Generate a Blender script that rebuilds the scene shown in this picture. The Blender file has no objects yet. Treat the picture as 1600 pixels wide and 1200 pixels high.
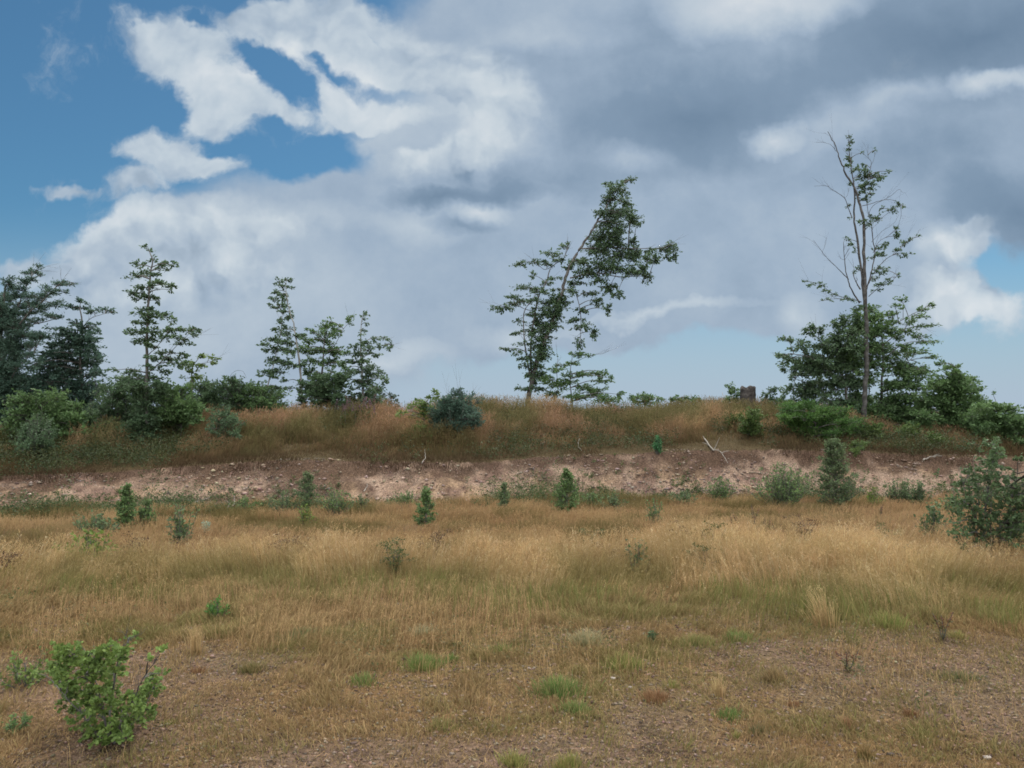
import bpy, math, random
import numpy as np
from mathutils import Matrix
C = bpy.context.scene.collection
sc = bpy.context.scene
# ------------------------------------------------------------------ camera
EYE = 1.6; FPX = 1200.0; PITCH = math.atan(60/1200)
cam = bpy.data.objects.new('camera', bpy.data.cameras.new('camera')); C.objects.link(cam)
cam.location = (0, 0, EYE); cam.rotation_euler = (math.pi/2 + PITCH, 0, 0)
cam.data.sensor_width = 36; cam.data.lens = 36*FPX/1600; cam.data.clip_start = .05; cam.data.clip_end = 9000
sc.camera = cam
sc.view_settings.view_transform = 'Standard'; sc.view_settings.look = 'None'
sc.view_settings.gamma = 1; sc.view_settings.exposure = 0.18
sc.cycles.filter_width = 1.7
sc.cycles.max_bounces = 6; sc.cycles.diffuse_bounces = 3; sc.cycles.transmission_bounces = 4
CPI, SPI = math.cos(PITCH), math.sin(PITCH)
def uv(px, py):                     # pixel of the 1600x1200 photo -> direction slopes (x/y, z/y)
    dx = (px-800)/FPX; dz = (600-py)/FPX
    y = CPI - dz*SPI; z = SPI + dz*CPI
    return dx/y, z/y
# ------------------------------------------------------------------ sun
SUN_EL, SUN_AZ = 58, 25             # degrees above the horizon, degrees right of the view direction
SKYGAIN = 1.5                       # fill gain: brightens the unseen sky above and behind the frame
sun = bpy.data.objects.new('sun', bpy.data.lights.new('sun', 'SUN')); C.objects.link(sun)
sun.data.energy = 2.1; sun.data.angle = math.radians(14); sun.data.color = (1, .92, .80)
sun.rotation_euler = (math.radians(90-SUN_EL), 0, math.radians(180-SUN_AZ))
# ------------------------------------------------------------------ sky: Nishita behind procedural clouds
w = bpy.data.worlds.new('World'); sc.world = w; w.use_nodes = True
nt = w.node_tree; N = nt.nodes; Lk = nt.links
for n in list(N): N.remove(n)
def nd(t, **k):
    n = N.new(t)
    for a, b in k.items(): setattr(n, a, b)
    return n
def mth(op, a, b=None, c=None, clamp=False):
    n = nd('ShaderNodeMath', operation=op, use_clamp=clamp)
    for i, v in enumerate((a, b, c)):
        if v is None: continue
        if isinstance(v, (int, float)): n.inputs[i].default_value = v
        else: Lk.new(v, n.inputs[i])
    return n.outputs[0]
def rng_(v, a, b, c=0., d=1., smooth=True):
    n = nd('ShaderNodeMapRange'); n.interpolation_type = 'SMOOTHSTEP' if smooth else 'LINEAR'
    Lk.new(v, n.inputs[0])
    for i, q in enumerate((a, b, c, d)): n.inputs[i+1].default_value = q
    return n.outputs[0]
def mixc(f, a, b):
    n = nd('ShaderNodeMix', data_type='RGBA')
    if isinstance(f, (int, float)): n.inputs[0].default_value = f
    else: Lk.new(f, n.inputs[0])
    for i, q in ((6, a), (7, b)):
        if isinstance(q, tuple): n.inputs[i].default_value = (*q, 1)
        else: Lk.new(q, n.inputs[i])
    return n.outputs[2]
tc = nd('ShaderNodeTexCoord'); sep = nd('ShaderNodeSeparateXYZ'); Lk.new(tc.outputs['Generated'], sep.inputs[0])
ysafe = mth('MAXIMUM', sep.outputs[1], .08)
U = mth('DIVIDE', sep.outputs[0], ysafe); V = mth('DIVIDE', sep.outputs[2], ysafe)
cmb = nd('ShaderNodeCombineXYZ'); Lk.new(U, cmb.inputs[0]); Lk.new(V, cmb.inputs[1])
def noise(vec, scale, detail=4, rough=.55, color=False, dist=0.):
    n = nd('ShaderNodeTexNoise'); n.noise_dimensions = '3D'
    Lk.new(vec, n.inputs['Vector']); n.inputs['Scale'].default_value = scale
    n.inputs['Detail'].default_value = detail; n.inputs['Roughness'].default_value = rough; n.inputs['Distortion'].default_value = dist
    return n.outputs['Color' if color else 'Fac']
def vmath(op, a, b, s=None):
    n = nd('ShaderNodeVectorMath', operation=op)
    for i, q in ((0, a), (1, b)):
        if isinstance(q, tuple): n.inputs[i].default_value = q
        elif q is not None: Lk.new(q, n.inputs[i])
    if s is not None: n.inputs['Scale'].default_value = s
    return n.outputs[0]
wob = vmath('SUBTRACT', noise(cmb.outputs[0], 5.5, 5, .6, True), (.5, .5, .5))
P = vmath('ADD', cmb.outputs[0], vmath('SCALE', wob, None, .13))
def blobs(lst, P=P, start=0.0):
    acc = None
    for px, py, rx, ry, ang, wt in lst:
        u0, v0 = uv(px, py)
        m = nd('ShaderNodeMapping', vector_type='TEXTURE')
        m.inputs['Location'].default_value = (u0, v0, 0); m.inputs['Rotation'].default_value = (0, 0, math.radians(ang))
        m.inputs['Scale'].default_value = (rx/FPX*1.25, ry/FPX*1.25, 1.0)
        Lk.new(P, m.inputs[0]); g = nd('ShaderNodeTexGradient', gradient_type='SPHERICAL'); Lk.new(m.outputs[0], g.inputs[0])
        acc = mth('MULTIPLY_ADD', g.outputs['Fac'], wt, acc if acc is not None else start)
    return acc
# soft grey deck (px, py, rx, ry, tilt, weight)
veil = blobs([(1250, 140, 640, 360, 0, 2.2), (960, 330, 420, 200, 0, 1.5), (820, 40, 200, 130, 0, 1.3), (480, 420, 480, 120, 0, 1.7), (1350, 440, 420, 130, 8, 1.2),
              (200, 545, 420, 120, 0, .95), (240, 400, 220, 80, 0, 1.2), (700, 500, 450, 90, -4, .9), (690, 250, 160, 60, 0, .9), (500, 285, 180, 50, -8, .7), (860, 520, 260, 40, 8, .5), (560, 560, 220, 60, 0, .3), (1260, 480, 260, 60, 0, .4),
              (60, 200, 200, 260, 0, -2.0), (470, 235, 150, 45, -12, -1.2), (1010, 560, 330, 60, 8, -1.2), (1560, 440, 80, 70, 0, -1.6), (1540, 560, 160, 60, 0, -.9)])
n1 = noise(P, 3.2, 6, .55); n2 = noise(P, 7, 9, .64); r2 = noise(P, 11, 3, .5); n3 = noise(vmath('ADD', P, (.012, .020, 0)), 11, 3, .5)
veil_d = rng_(mth('ADD', veil, mth('MULTIPLY_ADD', n1, 1.5, -.75)), .05, .8)
# crisp cumulus
cum = blobs([(250, 50, 95, 45, 0, 1.5), (330, 95, 110, 60, -15, 1.5), (400, 165, 125, 55, -10, 1.5), (320, 195, 80, 30, 0, 1.0), (480, 60, 120, 60, -30, 1.5),
             (410, 15, 150, 50, 0, 1.5), (560, 60, 160, 80, -25, 1.5), (530, 135, 60, 50, 0, 1.2), (600, 175, 80, 40, -15, 1.3), (690, 150, 130, 110, 0, 1.3), (780, 160, 90, 80, 0, 1.1), (620, 90, 120, 40, -30, 1.2), (560, 165, 50, 26, -20, 1.5), (610, 185, 60, 20, -10, 1.3), (500, 190, 60, 22, 0, 1.0), (330, 140, 60, 50, 0, .8), (250, 80, 60, 40, 0, 1.0), (480, 175, 60, 45, 0, .9),
             (235, 222, 85, 34, -8, 1.6), (300, 248, 75, 34, -18, 1.7), (350, 256, 44, 20, 0, 1.3), (225, 290, 80, 42, 12, 1.9), (115, 293, 50, 10, -6, 1.0), (45, 287, 26, 10, 0, .7),
             (215, 345, 110, 26, 8, .9), (130, 380, 90, 32, 5, 1.1), (290, 350, 140, 26, -3, 1.0), (420, 355, 150, 28, -4, .8), (260, 420, 240, 70, 0, 1.6), (62, 418, 75, 22, 0, 1.6), (700, 250, 120, 60, 0, 1.0),
             (1490, 385, 75, 34, 0, 1.5), (1528, 380, 36, 34, 0, 1.2), (1490, 450, 60, 42, 0, 1.8), (1512, 475, 60, 36, 0, 1.5), (1572, 487, 62, 32, 0, 1.8), (1460, 480, 80, 50, 0, 1.2), (1528, 440, 24, 22, 0, .9)], start=-.42)
holes = blobs([(415, 92, 80, 20, -38, -1.5), (470, 128, 70, 44, -35, -1.7), (535, 112, 64, 24, -40, -1.5), (505, 80, 34, 14, -30, -1.1), (600, 140, 60, 22, -30, -1.2), (660, 165, 60, 30, -20, -1.25), (560, 205, 110, 28, -6, -1.3), (640, 215, 80, 24, 0, -1.1),
             (285, 150, 30, 40, 0, -.7), (430, 195, 60, 14, 0, -.9), (720, 110, 60, 22, -20, -.7), (300, 15, 26, 14, 0, -.9), (590, 60, 50, 14, -30, -.8), (690, 200, 60, 20, -10, -.8)])
cum = mth('ADD', mth('MINIMUM', cum, 1.25), holes)
cum_d = rng_(mth('ADD', mth('MULTIPLY', cum, .85), mth('MULTIPLY_ADD', n2, 3.0, -1.5)), -.1, .75)
# light and dark inside the clouds
sh = blobs([(1080, 175, 230, 90, 6, -.8), (1520, 60, 280, 110, 10, -1.0), (1590, 350, 130, 70, -15, -.8), (670, 310, 75, 22, 0, -.75), (770, 300, 90, 18, 0, -.5), (720, 350, 60, 16, 0, -.45), (1400, 250, 250, 70, 5, -.3),
            (1000, 60, 240, 60, 10, -.3), (850, 280, 200, 30, 0, -.3), (1250, 20, 200, 60, 5, -.1), (1000, 400, 500, 120, 0, .0), (500, 480, 400, 100, 0, .08),
            (1190, 5, 150, 50, 0, 1.0), (1210, 205, 44, 26, 0, .8), (1290, 190, 120, 50, 14, .3), (1400, 158, 100, 40, 8, .3), (1480, 150, 130, 24, 8, .25), (1530, 140, 40, 26, 0, .75), (1600, 130, 60, 20, 8, .85), (745, 325, 55, 26, 0, .7), (870, 50, 120, 30, 0, .3),
            (300, 120, 240, 140, -10, .5), (250, 350, 300, 35, 0, .45), (560, 120, 220, 120, -20, .5), (770, 190, 90, 70, 0, .4), (640, 360, 90, 30, 0, .3), (985, 240, 60, 24, 0, .35), (1490, 380, 70, 40, 0, .65), (1495, 460, 60, 50, 0, .6), (1570, 487, 60, 26, 0, .75), (1240, 490, 40, 40, 0, .4), (1020, 492, 170, 9, 9, .4), (790, 525, 60, 22, 0, .35), (620, 555, 90, 18, 0, .3), (150, 520, 260, 60, 0, .15)])
s1 = noise(P, 2.6, 6, .55); s2 = noise(cmb.outputs[0], 9, 6, .62)
relief = mth('MULTIPLY', mth('MULTIPLY', mth('SUBTRACT', r2, n3), 1.9), rng_(cum, -.3, .5))
shade = mth('ADD', mth('ADD', mth('ADD', sh, relief), mth('MULTIPLY_ADD', s1, .55, -.275)), mth('MULTIPLY_ADD', s2, .6, -.27))
ramp = nd('ShaderNodeValToRGB'); Lk.new(rng_(shade, -.9, 1.1, smooth=False), ramp.inputs[0])
cr = ramp.color_ramp
cr.elements[0].position = 0; cr.elements[0].color = (.14, .205, .290, 1)
cr.elements[1].position = 1; cr.elements[1].color = (.70, .72, .70, 1)
for pos, c in ((.28, (.205, .280, .375)), (.45, (.315, .395, .495)), (.62, (.445, .515, .585)), (.80, (.565, .610, .655))):
    e = cr.elements.new(pos); e.color = (*c, 1)
skyt = nd('ShaderNodeTexSky'); skyt.sky_type = 'NISHITA'; skyt.sun_disc = False
skyt.sun_elevation = math.radians(SUN_EL); skyt.sun_rotation = math.radians(SUN_AZ); skyt.air_density = 1.0; skyt.dust_density = .6; skyt.ozone_density = 1.5
BG = .1
tint = vmath('MULTIPLY', skyt.outputs[0], (.36, .62, .70))
# pale air low over the horizon
low = rng_(V, -.02, .30)
blue = mixc(low, tuple(c/BG for c in (.37, .455, .56)), tint)
ramp_s = vmath('SCALE', ramp.outputs[0], None, 1/BG)
m1 = mixc(mth('MULTIPLY', veil_d, .93), blue, ramp_s)
m2 = mixc(mth('MULTIPLY', cum_d, .93), m1, vmath('ADD', vmath('SCALE', ramp.outputs[0], None, 1/BG), tuple(c/BG for c in (.05, .05, .04))))
# unseen cloud overhead and behind, made extra bright to light the ground
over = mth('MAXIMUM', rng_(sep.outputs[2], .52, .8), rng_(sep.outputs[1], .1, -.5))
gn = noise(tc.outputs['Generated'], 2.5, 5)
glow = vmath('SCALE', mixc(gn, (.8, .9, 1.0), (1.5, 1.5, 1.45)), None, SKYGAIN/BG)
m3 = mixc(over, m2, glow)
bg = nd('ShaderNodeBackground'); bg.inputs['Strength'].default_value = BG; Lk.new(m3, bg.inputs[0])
out = nd('ShaderNodeOutputWorld'); Lk.new(bg.outputs[0], out.inputs[0])
w.cycles.sampling_method = 'MANUAL'; w.cycles.sample_map_resolution = 512
# ------------------------------------------------------------------ numpy noise
def _h(ix, iy, s):
    n = (ix.astype(np.int64)*374761393 + iy.astype(np.int64)*668265263 + s*974634777) & 0xffffffff
    n = ((n ^ (n >> 13))*1274126177) & 0xffffffff
    return ((n ^ (n >> 16)) & 0xffff)/65535.0
def vn(x, y, s=0):
    x = np.asarray(x, float); y = np.asarray(y, float)
    ix = np.floor(x); iy = np.floor(y); fx = x-ix; fy = y-iy
    fx = fx*fx*(3-2*fx); fy = fy*fy*(3-2*fy)
    a = _h(ix, iy, s); b = _h(ix+1, iy, s); c = _h(ix, iy+1, s); d = _h(ix+1, iy+1, s)
    return (a*(1-fx)+b*fx)*(1-fy) + (c*(1-fx)+d*fx)*fy
def fbm(x, y, s=0, o=4, r=.5):
    t = 0; a = 1; n = 0
    for i in range(o):
        t = t + a*vn(x*2**i+i*17.3, y*2**i-i*9.1, s+i); n += a; a *= r
    return t/n
def sstep(a, b, x):
    t = np.clip((x-a)/(b-a), 0, 1); return t*t*(3-2*t)
def lerp(a, b, t): return a+(b-a)*t
# ------------------------------------------------------------------ terrain: flat yard, cut bank, grassy rise
COLS = [(-400, 810, 750, 700), (0, 805, 745, 690), (150, 800, 740, 680), (300, 795, 728, 667), (450, 790, 718, 657), (600, 788, 722, 656), (750, 785, 722, 655),
        (900, 780, 712, 652), (1050, 777, 706, 652), (1200, 778, 701, 655), (1350, 780, 705, 667), (1450, 783, 712, 674), (1600, 785, 716, 690), (2000, 785, 722, 700)]
CU = np.array([uv(c[0], 700)[0] for c in COLS])
CT = np.array([-EYE/uv(800, c[1])[1] for c in COLS])
CLY = CT + 1.15
CLZ = np.array([EYE + uv(800, c[2])[1]*l for c, l in zip(COLS, CLY)])
CCY = CLY + 4.6
CCZ = np.array([EYE + uv(800, c[3])[1]*l for c, l in zip(COLS, CCY)])
def H(x, y):
    x = np.asarray(x, float); y = np.asarray(y, float)
    u = np.clip(x/np.maximum(y, 2.0), -1.2, 1.2)
    wv = (fbm(x*.7, y*.3, 5, 3)-.5)*.7
    T = np.interp(u, CU, CT)+wv*.6; ly = np.interp(u, CU, CLY)+wv; lz = np.interp(u, CU, CLZ); cy = np.interp(u, CU, CCY); cz = np.interp(u, CU, CCZ)
    z0 = (fbm(x*.35, y*.35, 11, 3)-.5)*.10 + (fbm(x*2.2, y*2.2, 12, 3)-.5)*.035
    s = np.clip((y-T)/(ly-T), 0, 1)
    face = lz*(s**1.25*.92 + .08*sstep(.8, 1, s))
    rough = (fbm(x*2.3, y*1.6+face*2, 21, 4, .6)-.5)*.34*np.sin(np.pi*np.clip(s*.95+.02, 0, 1))**.7
    t = np.clip((y-ly)/(cy-ly), 0, 1)
    top = lerp(lz, cz, t) + (fbm(x*.9, y*.9, 31, 3)-.5)*.22*sstep(0, .3, t)*(1-.5*t)
    d = np.maximum(y-cy, 0)
    back = cz - .015*d - .035*np.maximum(d-12, 0)
    back = np.maximum(back, -40)
    z = np.where(y < T, 0, np.where(y < ly, face+rough, np.where(y < cy, top, back)))
    return z + z0*np.clip(1-(y-60)/200, 0, 1)
def zones(x, y):                     # -1..0 yard, 0..1 bare face, 1..2 grassy rise, >2 beyond
    u = np.clip(x/np.maximum(y, 2.0), -1.2, 1.2); wv = (fbm(x*.7, y*.3, 5, 3)-.5)*.7
    T = np.interp(u, CU, CT)+wv*.6; ly = np.interp(u, CU, CLY)+wv; cy = np.interp(u, CU, CCY)
    return np.where(y < T, (y-T)/T, np.where(y < ly, (y-T)/(ly-T), 1+(y-ly)/(cy-ly)))
def ground_at(px, py, dmin=1.5, dmax=60):   # where the sight line through a photo pixel meets the terrain
    u, v = uv(px, py)
    ys = np.arange(dmin, dmax, .02); dz = H(u*ys, ys) - (EYE+v*ys)
    k = np.argmax(dz > 0) if (dz > 0).any() else -1
    y = ys[k]; return np.array([u*y, y, float(H(u*y, y))])
# ------------------------------------------------------------------ meshes and tags
def mk(name, V_, F_, mat, parent=None, col=None, smooth=False):
    V_ = np.asarray(V_, np.float32).reshape(-1, 3); F_ = np.asarray(F_, np.int32)
    me = bpy.data.meshes.new(name); k = F_.shape[1]
    me.vertices.add(len(V_)); me.vertices.foreach_set('co', V_.ravel())
    me.loops.add(F_.size); me.loops.foreach_set('vertex_index', F_.ravel())
    me.polygons.add(len(F_)); me.polygons.foreach_set('loop_start', np.arange(0, F_.size, k, dtype=np.int32))
    if smooth: me.polygons.foreach_set('use_smooth', np.ones(len(F_), bool))
    if col is not None:
        col = np.asarray(col, np.float32)
        if col.ndim == 1: col = np.tile(col, (len(V_), 1))
        a = me.color_attributes.new('col', 'FLOAT_COLOR', 'POINT')
        a.data.foreach_set('color', np.concatenate([np.clip(col, 0, 1), np.ones((len(col), 1), np.float32)], 1).ravel())
    me.update(calc_edges=True); me.materials.append(mat)
    o = bpy.data.objects.new(name, me); C.objects.link(o)
    if parent is not None: o.parent = parent; o.location = -parent.location
    return o
def tag(o, label=None, cat=None, group=None, kind=None):
    for a, b in (('label', label), ('category', cat), ('group', group), ('kind', kind)):
        if b: o[a] = b
    return o
def empty(name, loc):
    o = bpy.data.objects.new(name, None); C.objects.link(o); o.location = tuple(float(c) for c in loc); o.empty_display_size = .2; return o
# ------------------------------------------------------------------ materials
def mat(name):
    m = bpy.data.materials.new(name); m.use_nodes = True; t = m.node_tree; t.nodes.clear(); return m, t
def plant_mat(name, rough, spec, trans, vary):
    m, t = mat(name); n = t.nodes; l = t.links
    a = n.new('ShaderNodeAttribute'); a.attribute_name = 'col'
    tx = n.new('ShaderNodeTexCoord'); no = n.new('ShaderNodeTexNoise'); l.new(tx.outputs['Object'], no.inputs[0]); no.inputs['Scale'].default_value = 7
    mr = n.new('ShaderNodeMapRange'); mr.inputs[3].default_value = 1-vary; mr.inputs[4].default_value = 1+vary; mr.inputs[1].default_value = .25; mr.inputs[2].default_value = .75
    l.new(no.outputs[0], mr.inputs[0])
    vm = n.new('ShaderNodeVectorMath'); vm.operation = 'SCALE'; l.new(a.outputs[0], vm.inputs[0]); l.new(mr.outputs[0], vm.inputs['Scale'])
    p = n.new('ShaderNodeBsdfPrincipled'); l.new(vm.outputs[0], p.inputs['Base Color']); p.inputs['Roughness'].default_value = rough
    p.inputs['Specular IOR Level'].default_value = spec
    tr = n.new('ShaderNodeBsdfTranslucent'); l.new(vm.outputs[0], tr.inputs[0])
    mx = n.new('ShaderNodeMixShader'); mx.inputs[0].default_value = trans; l.new(p.outputs[0], mx.inputs[1]); l.new(tr.outputs[0], mx.inputs[2])
    o = n.new('ShaderNodeOutputMaterial'); l.new(mx.outputs[0], o.inputs[0]); return m
def solid_mat(name, stops, scale, rough=.9, bump=.3, detail=6, attr=False, spec=.2):
    m, t = mat(name); n = t.nodes; l = t.links
    tx = n.new('ShaderNodeTexCoord'); no = n.new('ShaderNodeTexNoise'); l.new(tx.outputs['Object'], no.inputs[0])
    no.inputs['Scale'].default_value = scale; no.inputs['Detail'].default_value = detail; no.inputs['Roughness'].default_value = .65
    r = n.new('ShaderNodeValToRGB'); l.new(no.outputs[0], r.inputs[0]); e = r.color_ramp.elements
    e[0].position, e[0].color = stops[0][0], (*stops[0][1], 1); e[1].position, e[1].color = stops[-1][0], (*stops[-1][1], 1)
    for q, c in stops[1:-1]: e.new(q).color = (*c, 1)
    p = n.new('ShaderNodeBsdfPrincipled'); p.inputs['Roughness'].default_value = rough; p.inputs['Specular IOR Level'].default_value = spec
    if attr:
        a = n.new('ShaderNodeAttribute'); a.attribute_name = 'col'
        mx = n.new('ShaderNodeMix'); mx.data_type = 'RGBA'; mx.blend_type = 'MULTIPLY'; mx.inputs[0].default_value = 1
        l.new(a.outputs[0], mx.inputs[6]); l.new(r.outputs[0], mx.inputs[7]); l.new(mx.outputs[2], p.inputs['Base Color'])
    else: l.new(r.outputs[0], p.inputs['Base Color'])
    b = n.new('ShaderNodeBump'); b.inputs['Strength'].default_value = bump; b.inputs['Distance'].default_value = .02
    l.new(no.outputs[0], b.inputs['Height']); l.new(b.outputs[0], p.inputs['Normal'])
    o = n.new('ShaderNodeOutputMaterial'); l.new(p.outputs[0], o.inputs[0]); return m
LEAF = plant_mat('leaf', .6, .3, .38, .25)
GRASS = plant_mat('dry_grass', .8, .1, .30, .15)
BARK = solid_mat('bark', [(.3, (.05, .045, .04)), (.55, (.12, .11, .10)), (.75, (.24, .23, .21))], 9)
GREYBARK = solid_mat('grey_bark', [(.3, (.035, .032, .03)), (.5, (.075, .070, .065)), (.75, (.16, .15, .14))], 8)
PALEBARK = solid_mat('pale_bark', [(.3, (.14, .13, .12)), (.7, (.36, .35, .32))], 7)
DEADWOOD = solid_mat('dead_wood', [(.3, (.15, .13, .11)), (.7, (.38, .34, .29))], 20)
STUMPWOOD = solid_mat('weathered_stump', [(.3, (.025, .022, .022)), (.5, (.07, .06, .055)), (.75, (.16, .14, .125))], 14, bump=.8)
STONE = solid_mat('stone', [(.3, (.55, .52, .50)), (.7, (1., .97, .93))], 30, attr=True)
SOIL = solid_mat('soil', [(.30, (.28, .26, .25)), (.5, (.80, .77, .75)), (.70, (1.45, 1.38, 1.3))], 34, bump=1.0, detail=9, attr=True, spec=.1)
# ------------------------------------------------------------------ ground
def axis(lo, hi, step, a, b, g=1.25):
    m = list(np.arange(lo, hi, step)); s = step; v = hi
    while v < b: m.append(v); s *= g; v += s
    m.append(b); s = step; v = lo; l_ = []
    while v > a: s *= g; v -= s; l_.append(max(v, a))
    return np.array(l_[::-1]+m)
xs = axis(-13, 13, .06, -3500, 3500); ys = axis(2.4, 22, .05, -200, 3800)
X, Y = np.meshgrid(xs, ys); Z = H(X, Y); zn = zones(X, Y)
def ground_col(X, Y, Z, zn):
    a = fbm(X*1.1, Y*1.1, 41, 4); b = fbm(X*7, Y*7, 42, 4, .65); c = fbm(X*.45, Y*.6, 43, 3); f = vn(X*23, Y*23, 44)
    yard = lerp(np.array([.145, .088, .040]), np.array([.265, .165, .080]), b[..., None])
    gravel = lerp(np.array([.13, .085, .06]), np.array([.27, .185, .135]), b[..., None])
    g = sstep(.50, .68, c + .25*sstep(-.5, 3.5, X) - .1*sstep(3.5, 6.5, Y) + (a-.5)*.35)
    yard = lerp(yard, gravel, g[..., None])
    moss = sstep(.46, .66, a + (b-.5)*.5)*(1-g*.5)
    yard = lerp(yard, np.array([.13, .115, .045]), (moss*.55)[..., None])
    dark = sstep(.62, .8, f*b*1.6)
    yard = yard*(1-.35*dark[..., None]); yard = yard*(1-.55*sstep(.60, .72, fbm(X*4.2, Y*5.5, 46, 4, .7)))[..., None]
    # bare bank: pink-brown mineral soil, paler ochre patches, dark humus under the turf lip
    d = fbm(X*1.5, Y*1.2+Z*1.5, 51, 4); e = fbm(X*6, Y*5+Z*6, 52, 4, .65); rb = fbm(X*.5, Y*.2, 53, 3)
    bank = lerp(np.array([.27, .185, .135]), np.array([.36, .265, .20]), sstep(.3, .7, e)[..., None])
    bank = lerp(bank, np.array([.38, .265, .165]), (sstep(.5, .65, d)*.6)[..., None])
    bank = lerp(bank, np.array([.17, .105, .085]), (sstep(.56, .7, fbm(X*2.7, Y*2+Z*3, 54, 4))*.7)[..., None])
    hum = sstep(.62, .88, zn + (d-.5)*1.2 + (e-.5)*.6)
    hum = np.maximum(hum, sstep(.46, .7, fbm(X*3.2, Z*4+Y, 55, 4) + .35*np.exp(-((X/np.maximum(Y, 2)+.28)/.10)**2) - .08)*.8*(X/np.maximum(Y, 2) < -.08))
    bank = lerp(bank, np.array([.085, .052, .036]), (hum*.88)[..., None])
    top = lerp(np.array([.055, .045, .02]), np.array([.10, .07, .035]), b[..., None])
    zz = zn[..., None]
    col = np.where(zz < 0, lerp(yard, bank, sstep(-.03, 0, zz)*.8), np.where(zz < 1, bank, top))
    far = sstep(40, 160, Y)[..., None]
    return lerp(col, np.array([.05, .08, .035]), far)
GC = ground_col(X, Y, Z, zn)
nx, ny = len(xs), len(ys)
idx = np.arange(nx*ny).reshape(ny, nx)
quads = np.stack([idx[:-1, :-1], idx[:-1, 1:], idx[1:, 1:], idx[1:, :-1]], -1).reshape(-1, 4)
zc = zn[:-1, :-1].reshape(-1); yc = Y[:-1, :-1].reshape(-1)
isbank = (zc > -.02) & (zc < 2.6)
VV = np.stack([X, Y, Z], -1).reshape(-1, 3); CC = GC.reshape(-1, 3)
def sub(name, mask, m_):
    q = quads[mask]; u_, inv = np.unique(q, return_inverse=True)
    return mk(name, VV[u_], inv.reshape(-1, 4), m_, col=CC[u_], smooth=True)
tag(sub('ground', ~isbank, SOIL), kind='structure')
tag(sub('earth_bank', isbank, SOIL), kind='structure')
# far wooded ridge
th = np.linspace(math.radians(20), math.radians(160), 240); hv = []
for i, r in enumerate((2400, 2700, 3000, 3300)):
    hh = (0, 55, 80, -40)[i]
    hv.append(np.stack([np.cos(th)*r, np.sin(th)*r, -45 + hh*(.5+fbm(th*9, th*0+i, 61, 4))], -1))
hv = np.array(hv); q = np.arange(hv.shape[0]*hv.shape[1]).reshape(hv.shape[:2])
tag(mk('distant_hills', hv.reshape(-1, 3), np.stack([q[:-1, :-1], q[:-1, 1:], q[1:, 1:], q[1:, :-1]], -1).reshape(-1, 4),
    solid_mat('far_wood', [(.3, (.035, .06, .04)), (.7, (.07, .10, .06))], .01, bump=0), smooth=True), kind='structure')
# ------------------------------------------------------------------ stones (too many to count)
rs = np.random.default_rng(7)
def pebbles(name, pts, size, cols, label):
    o8 = np.array([(1, 0, 0), (-1, 0, 0), (0, 1, 0), (0, -1, 0), (0, 0, 1), (0, 0, -1), (.7, .7, .5), (-.7, -.6, .4)], float)
    f8 = np.array([(6, 0, 4), (6, 4, 2), (6, 2, 0), (4, 0, 3), (4, 3, 7), (4, 7, 1), (4, 1, 2), (7, 3, 1), (0, 5, 3), (0, 2, 5), (2, 1, 5), (1, 3, 5)])
    n = len(pts); v = o8[None]*(1+rs.uniform(-.35, .35, (n, 8, 3))); v = v*rs.uniform(.55, 1.1, (n, 1, 3))*np.array([1, 1, .6])
    a = rs.uniform(0, 6.28, n); c, s = np.cos(a)[:, None], np.sin(a)[:, None]
    v = np.stack([v[..., 0]*c-v[..., 1]*s, v[..., 0]*s+v[..., 1]*c, v[..., 2]], -1)*size[:, None, None] + pts[:, None]
    F = (f8[None]+np.arange(n)[:, None, None]*8).reshape(-1, 3)
    o = mk(name, v.reshape(-1, 3), F, STONE, col=np.repeat(cols, 8, 0)); tag(o, label, 'stones', kind='stuff')
def tint_of(n, lo, hi): 
    t = rs.random((n, 1)); return lerp(np.array(lo), np.array(hi), t)*(1+rs.uniform(-.12, .12, (n, 3)))
n = 90000
yy = 2.9 + 5.6*rs.random(n)**1.5; xx = (rs.random(n)*2-1)*(.72*yy+.8)
k = rs.random(n) < .35 + 1.0*sstep(.35, .62, fbm(xx*1.1, yy*1.1, 71, 3)+.22*sstep(-1, 3, xx)); xx, yy = xx[k], yy[k]; n = len(xx)
sz = .0032 + .011*rs.random(n)**5 + .0015*rs.random(n)
pebbles('gravel', np.stack([xx, yy, H(xx, yy)+sz*.2], -1), sz*(.6+.12*yy), tint_of(n, (.08, .055, .042), (.38, .285, .22)), 'small brown and grey gravel strewn over the bare foreground soil')
n = 42000
u_ = rs.uniform(-.85, .85, n); T_ = np.interp(u_, CU, CT); L_ = np.interp(u_, CU, CLY); yy = T_-.5+(L_-T_+.5)*rs.random(n)**1.1; xx = u_*yy
k = rs.random(n) < sstep(.36, .64, fbm(xx*1.3, yy*1.6+3, 72, 4))*.9+.12; xx, yy = xx[k], yy[k]; n = len(xx)
sz = .007 + .011*rs.random(n) + .05*rs.random(n)**14
t_ = sstep(.50, .62, fbm(xx*.9, yy*.9, 73, 3))[:, None]
cl = lerp(tint_of(n, (.19, .125, .095), (.50, .39, .31)), tint_of(n, (.12, .09, .075), (.40, .32, .27)), t_)
pebbles('scree', np.stack([xx, yy, H(xx, yy)+sz*.15], -1), sz, cl, 'loose pinkish brown stones and rubble on the bare cut bank')
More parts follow.
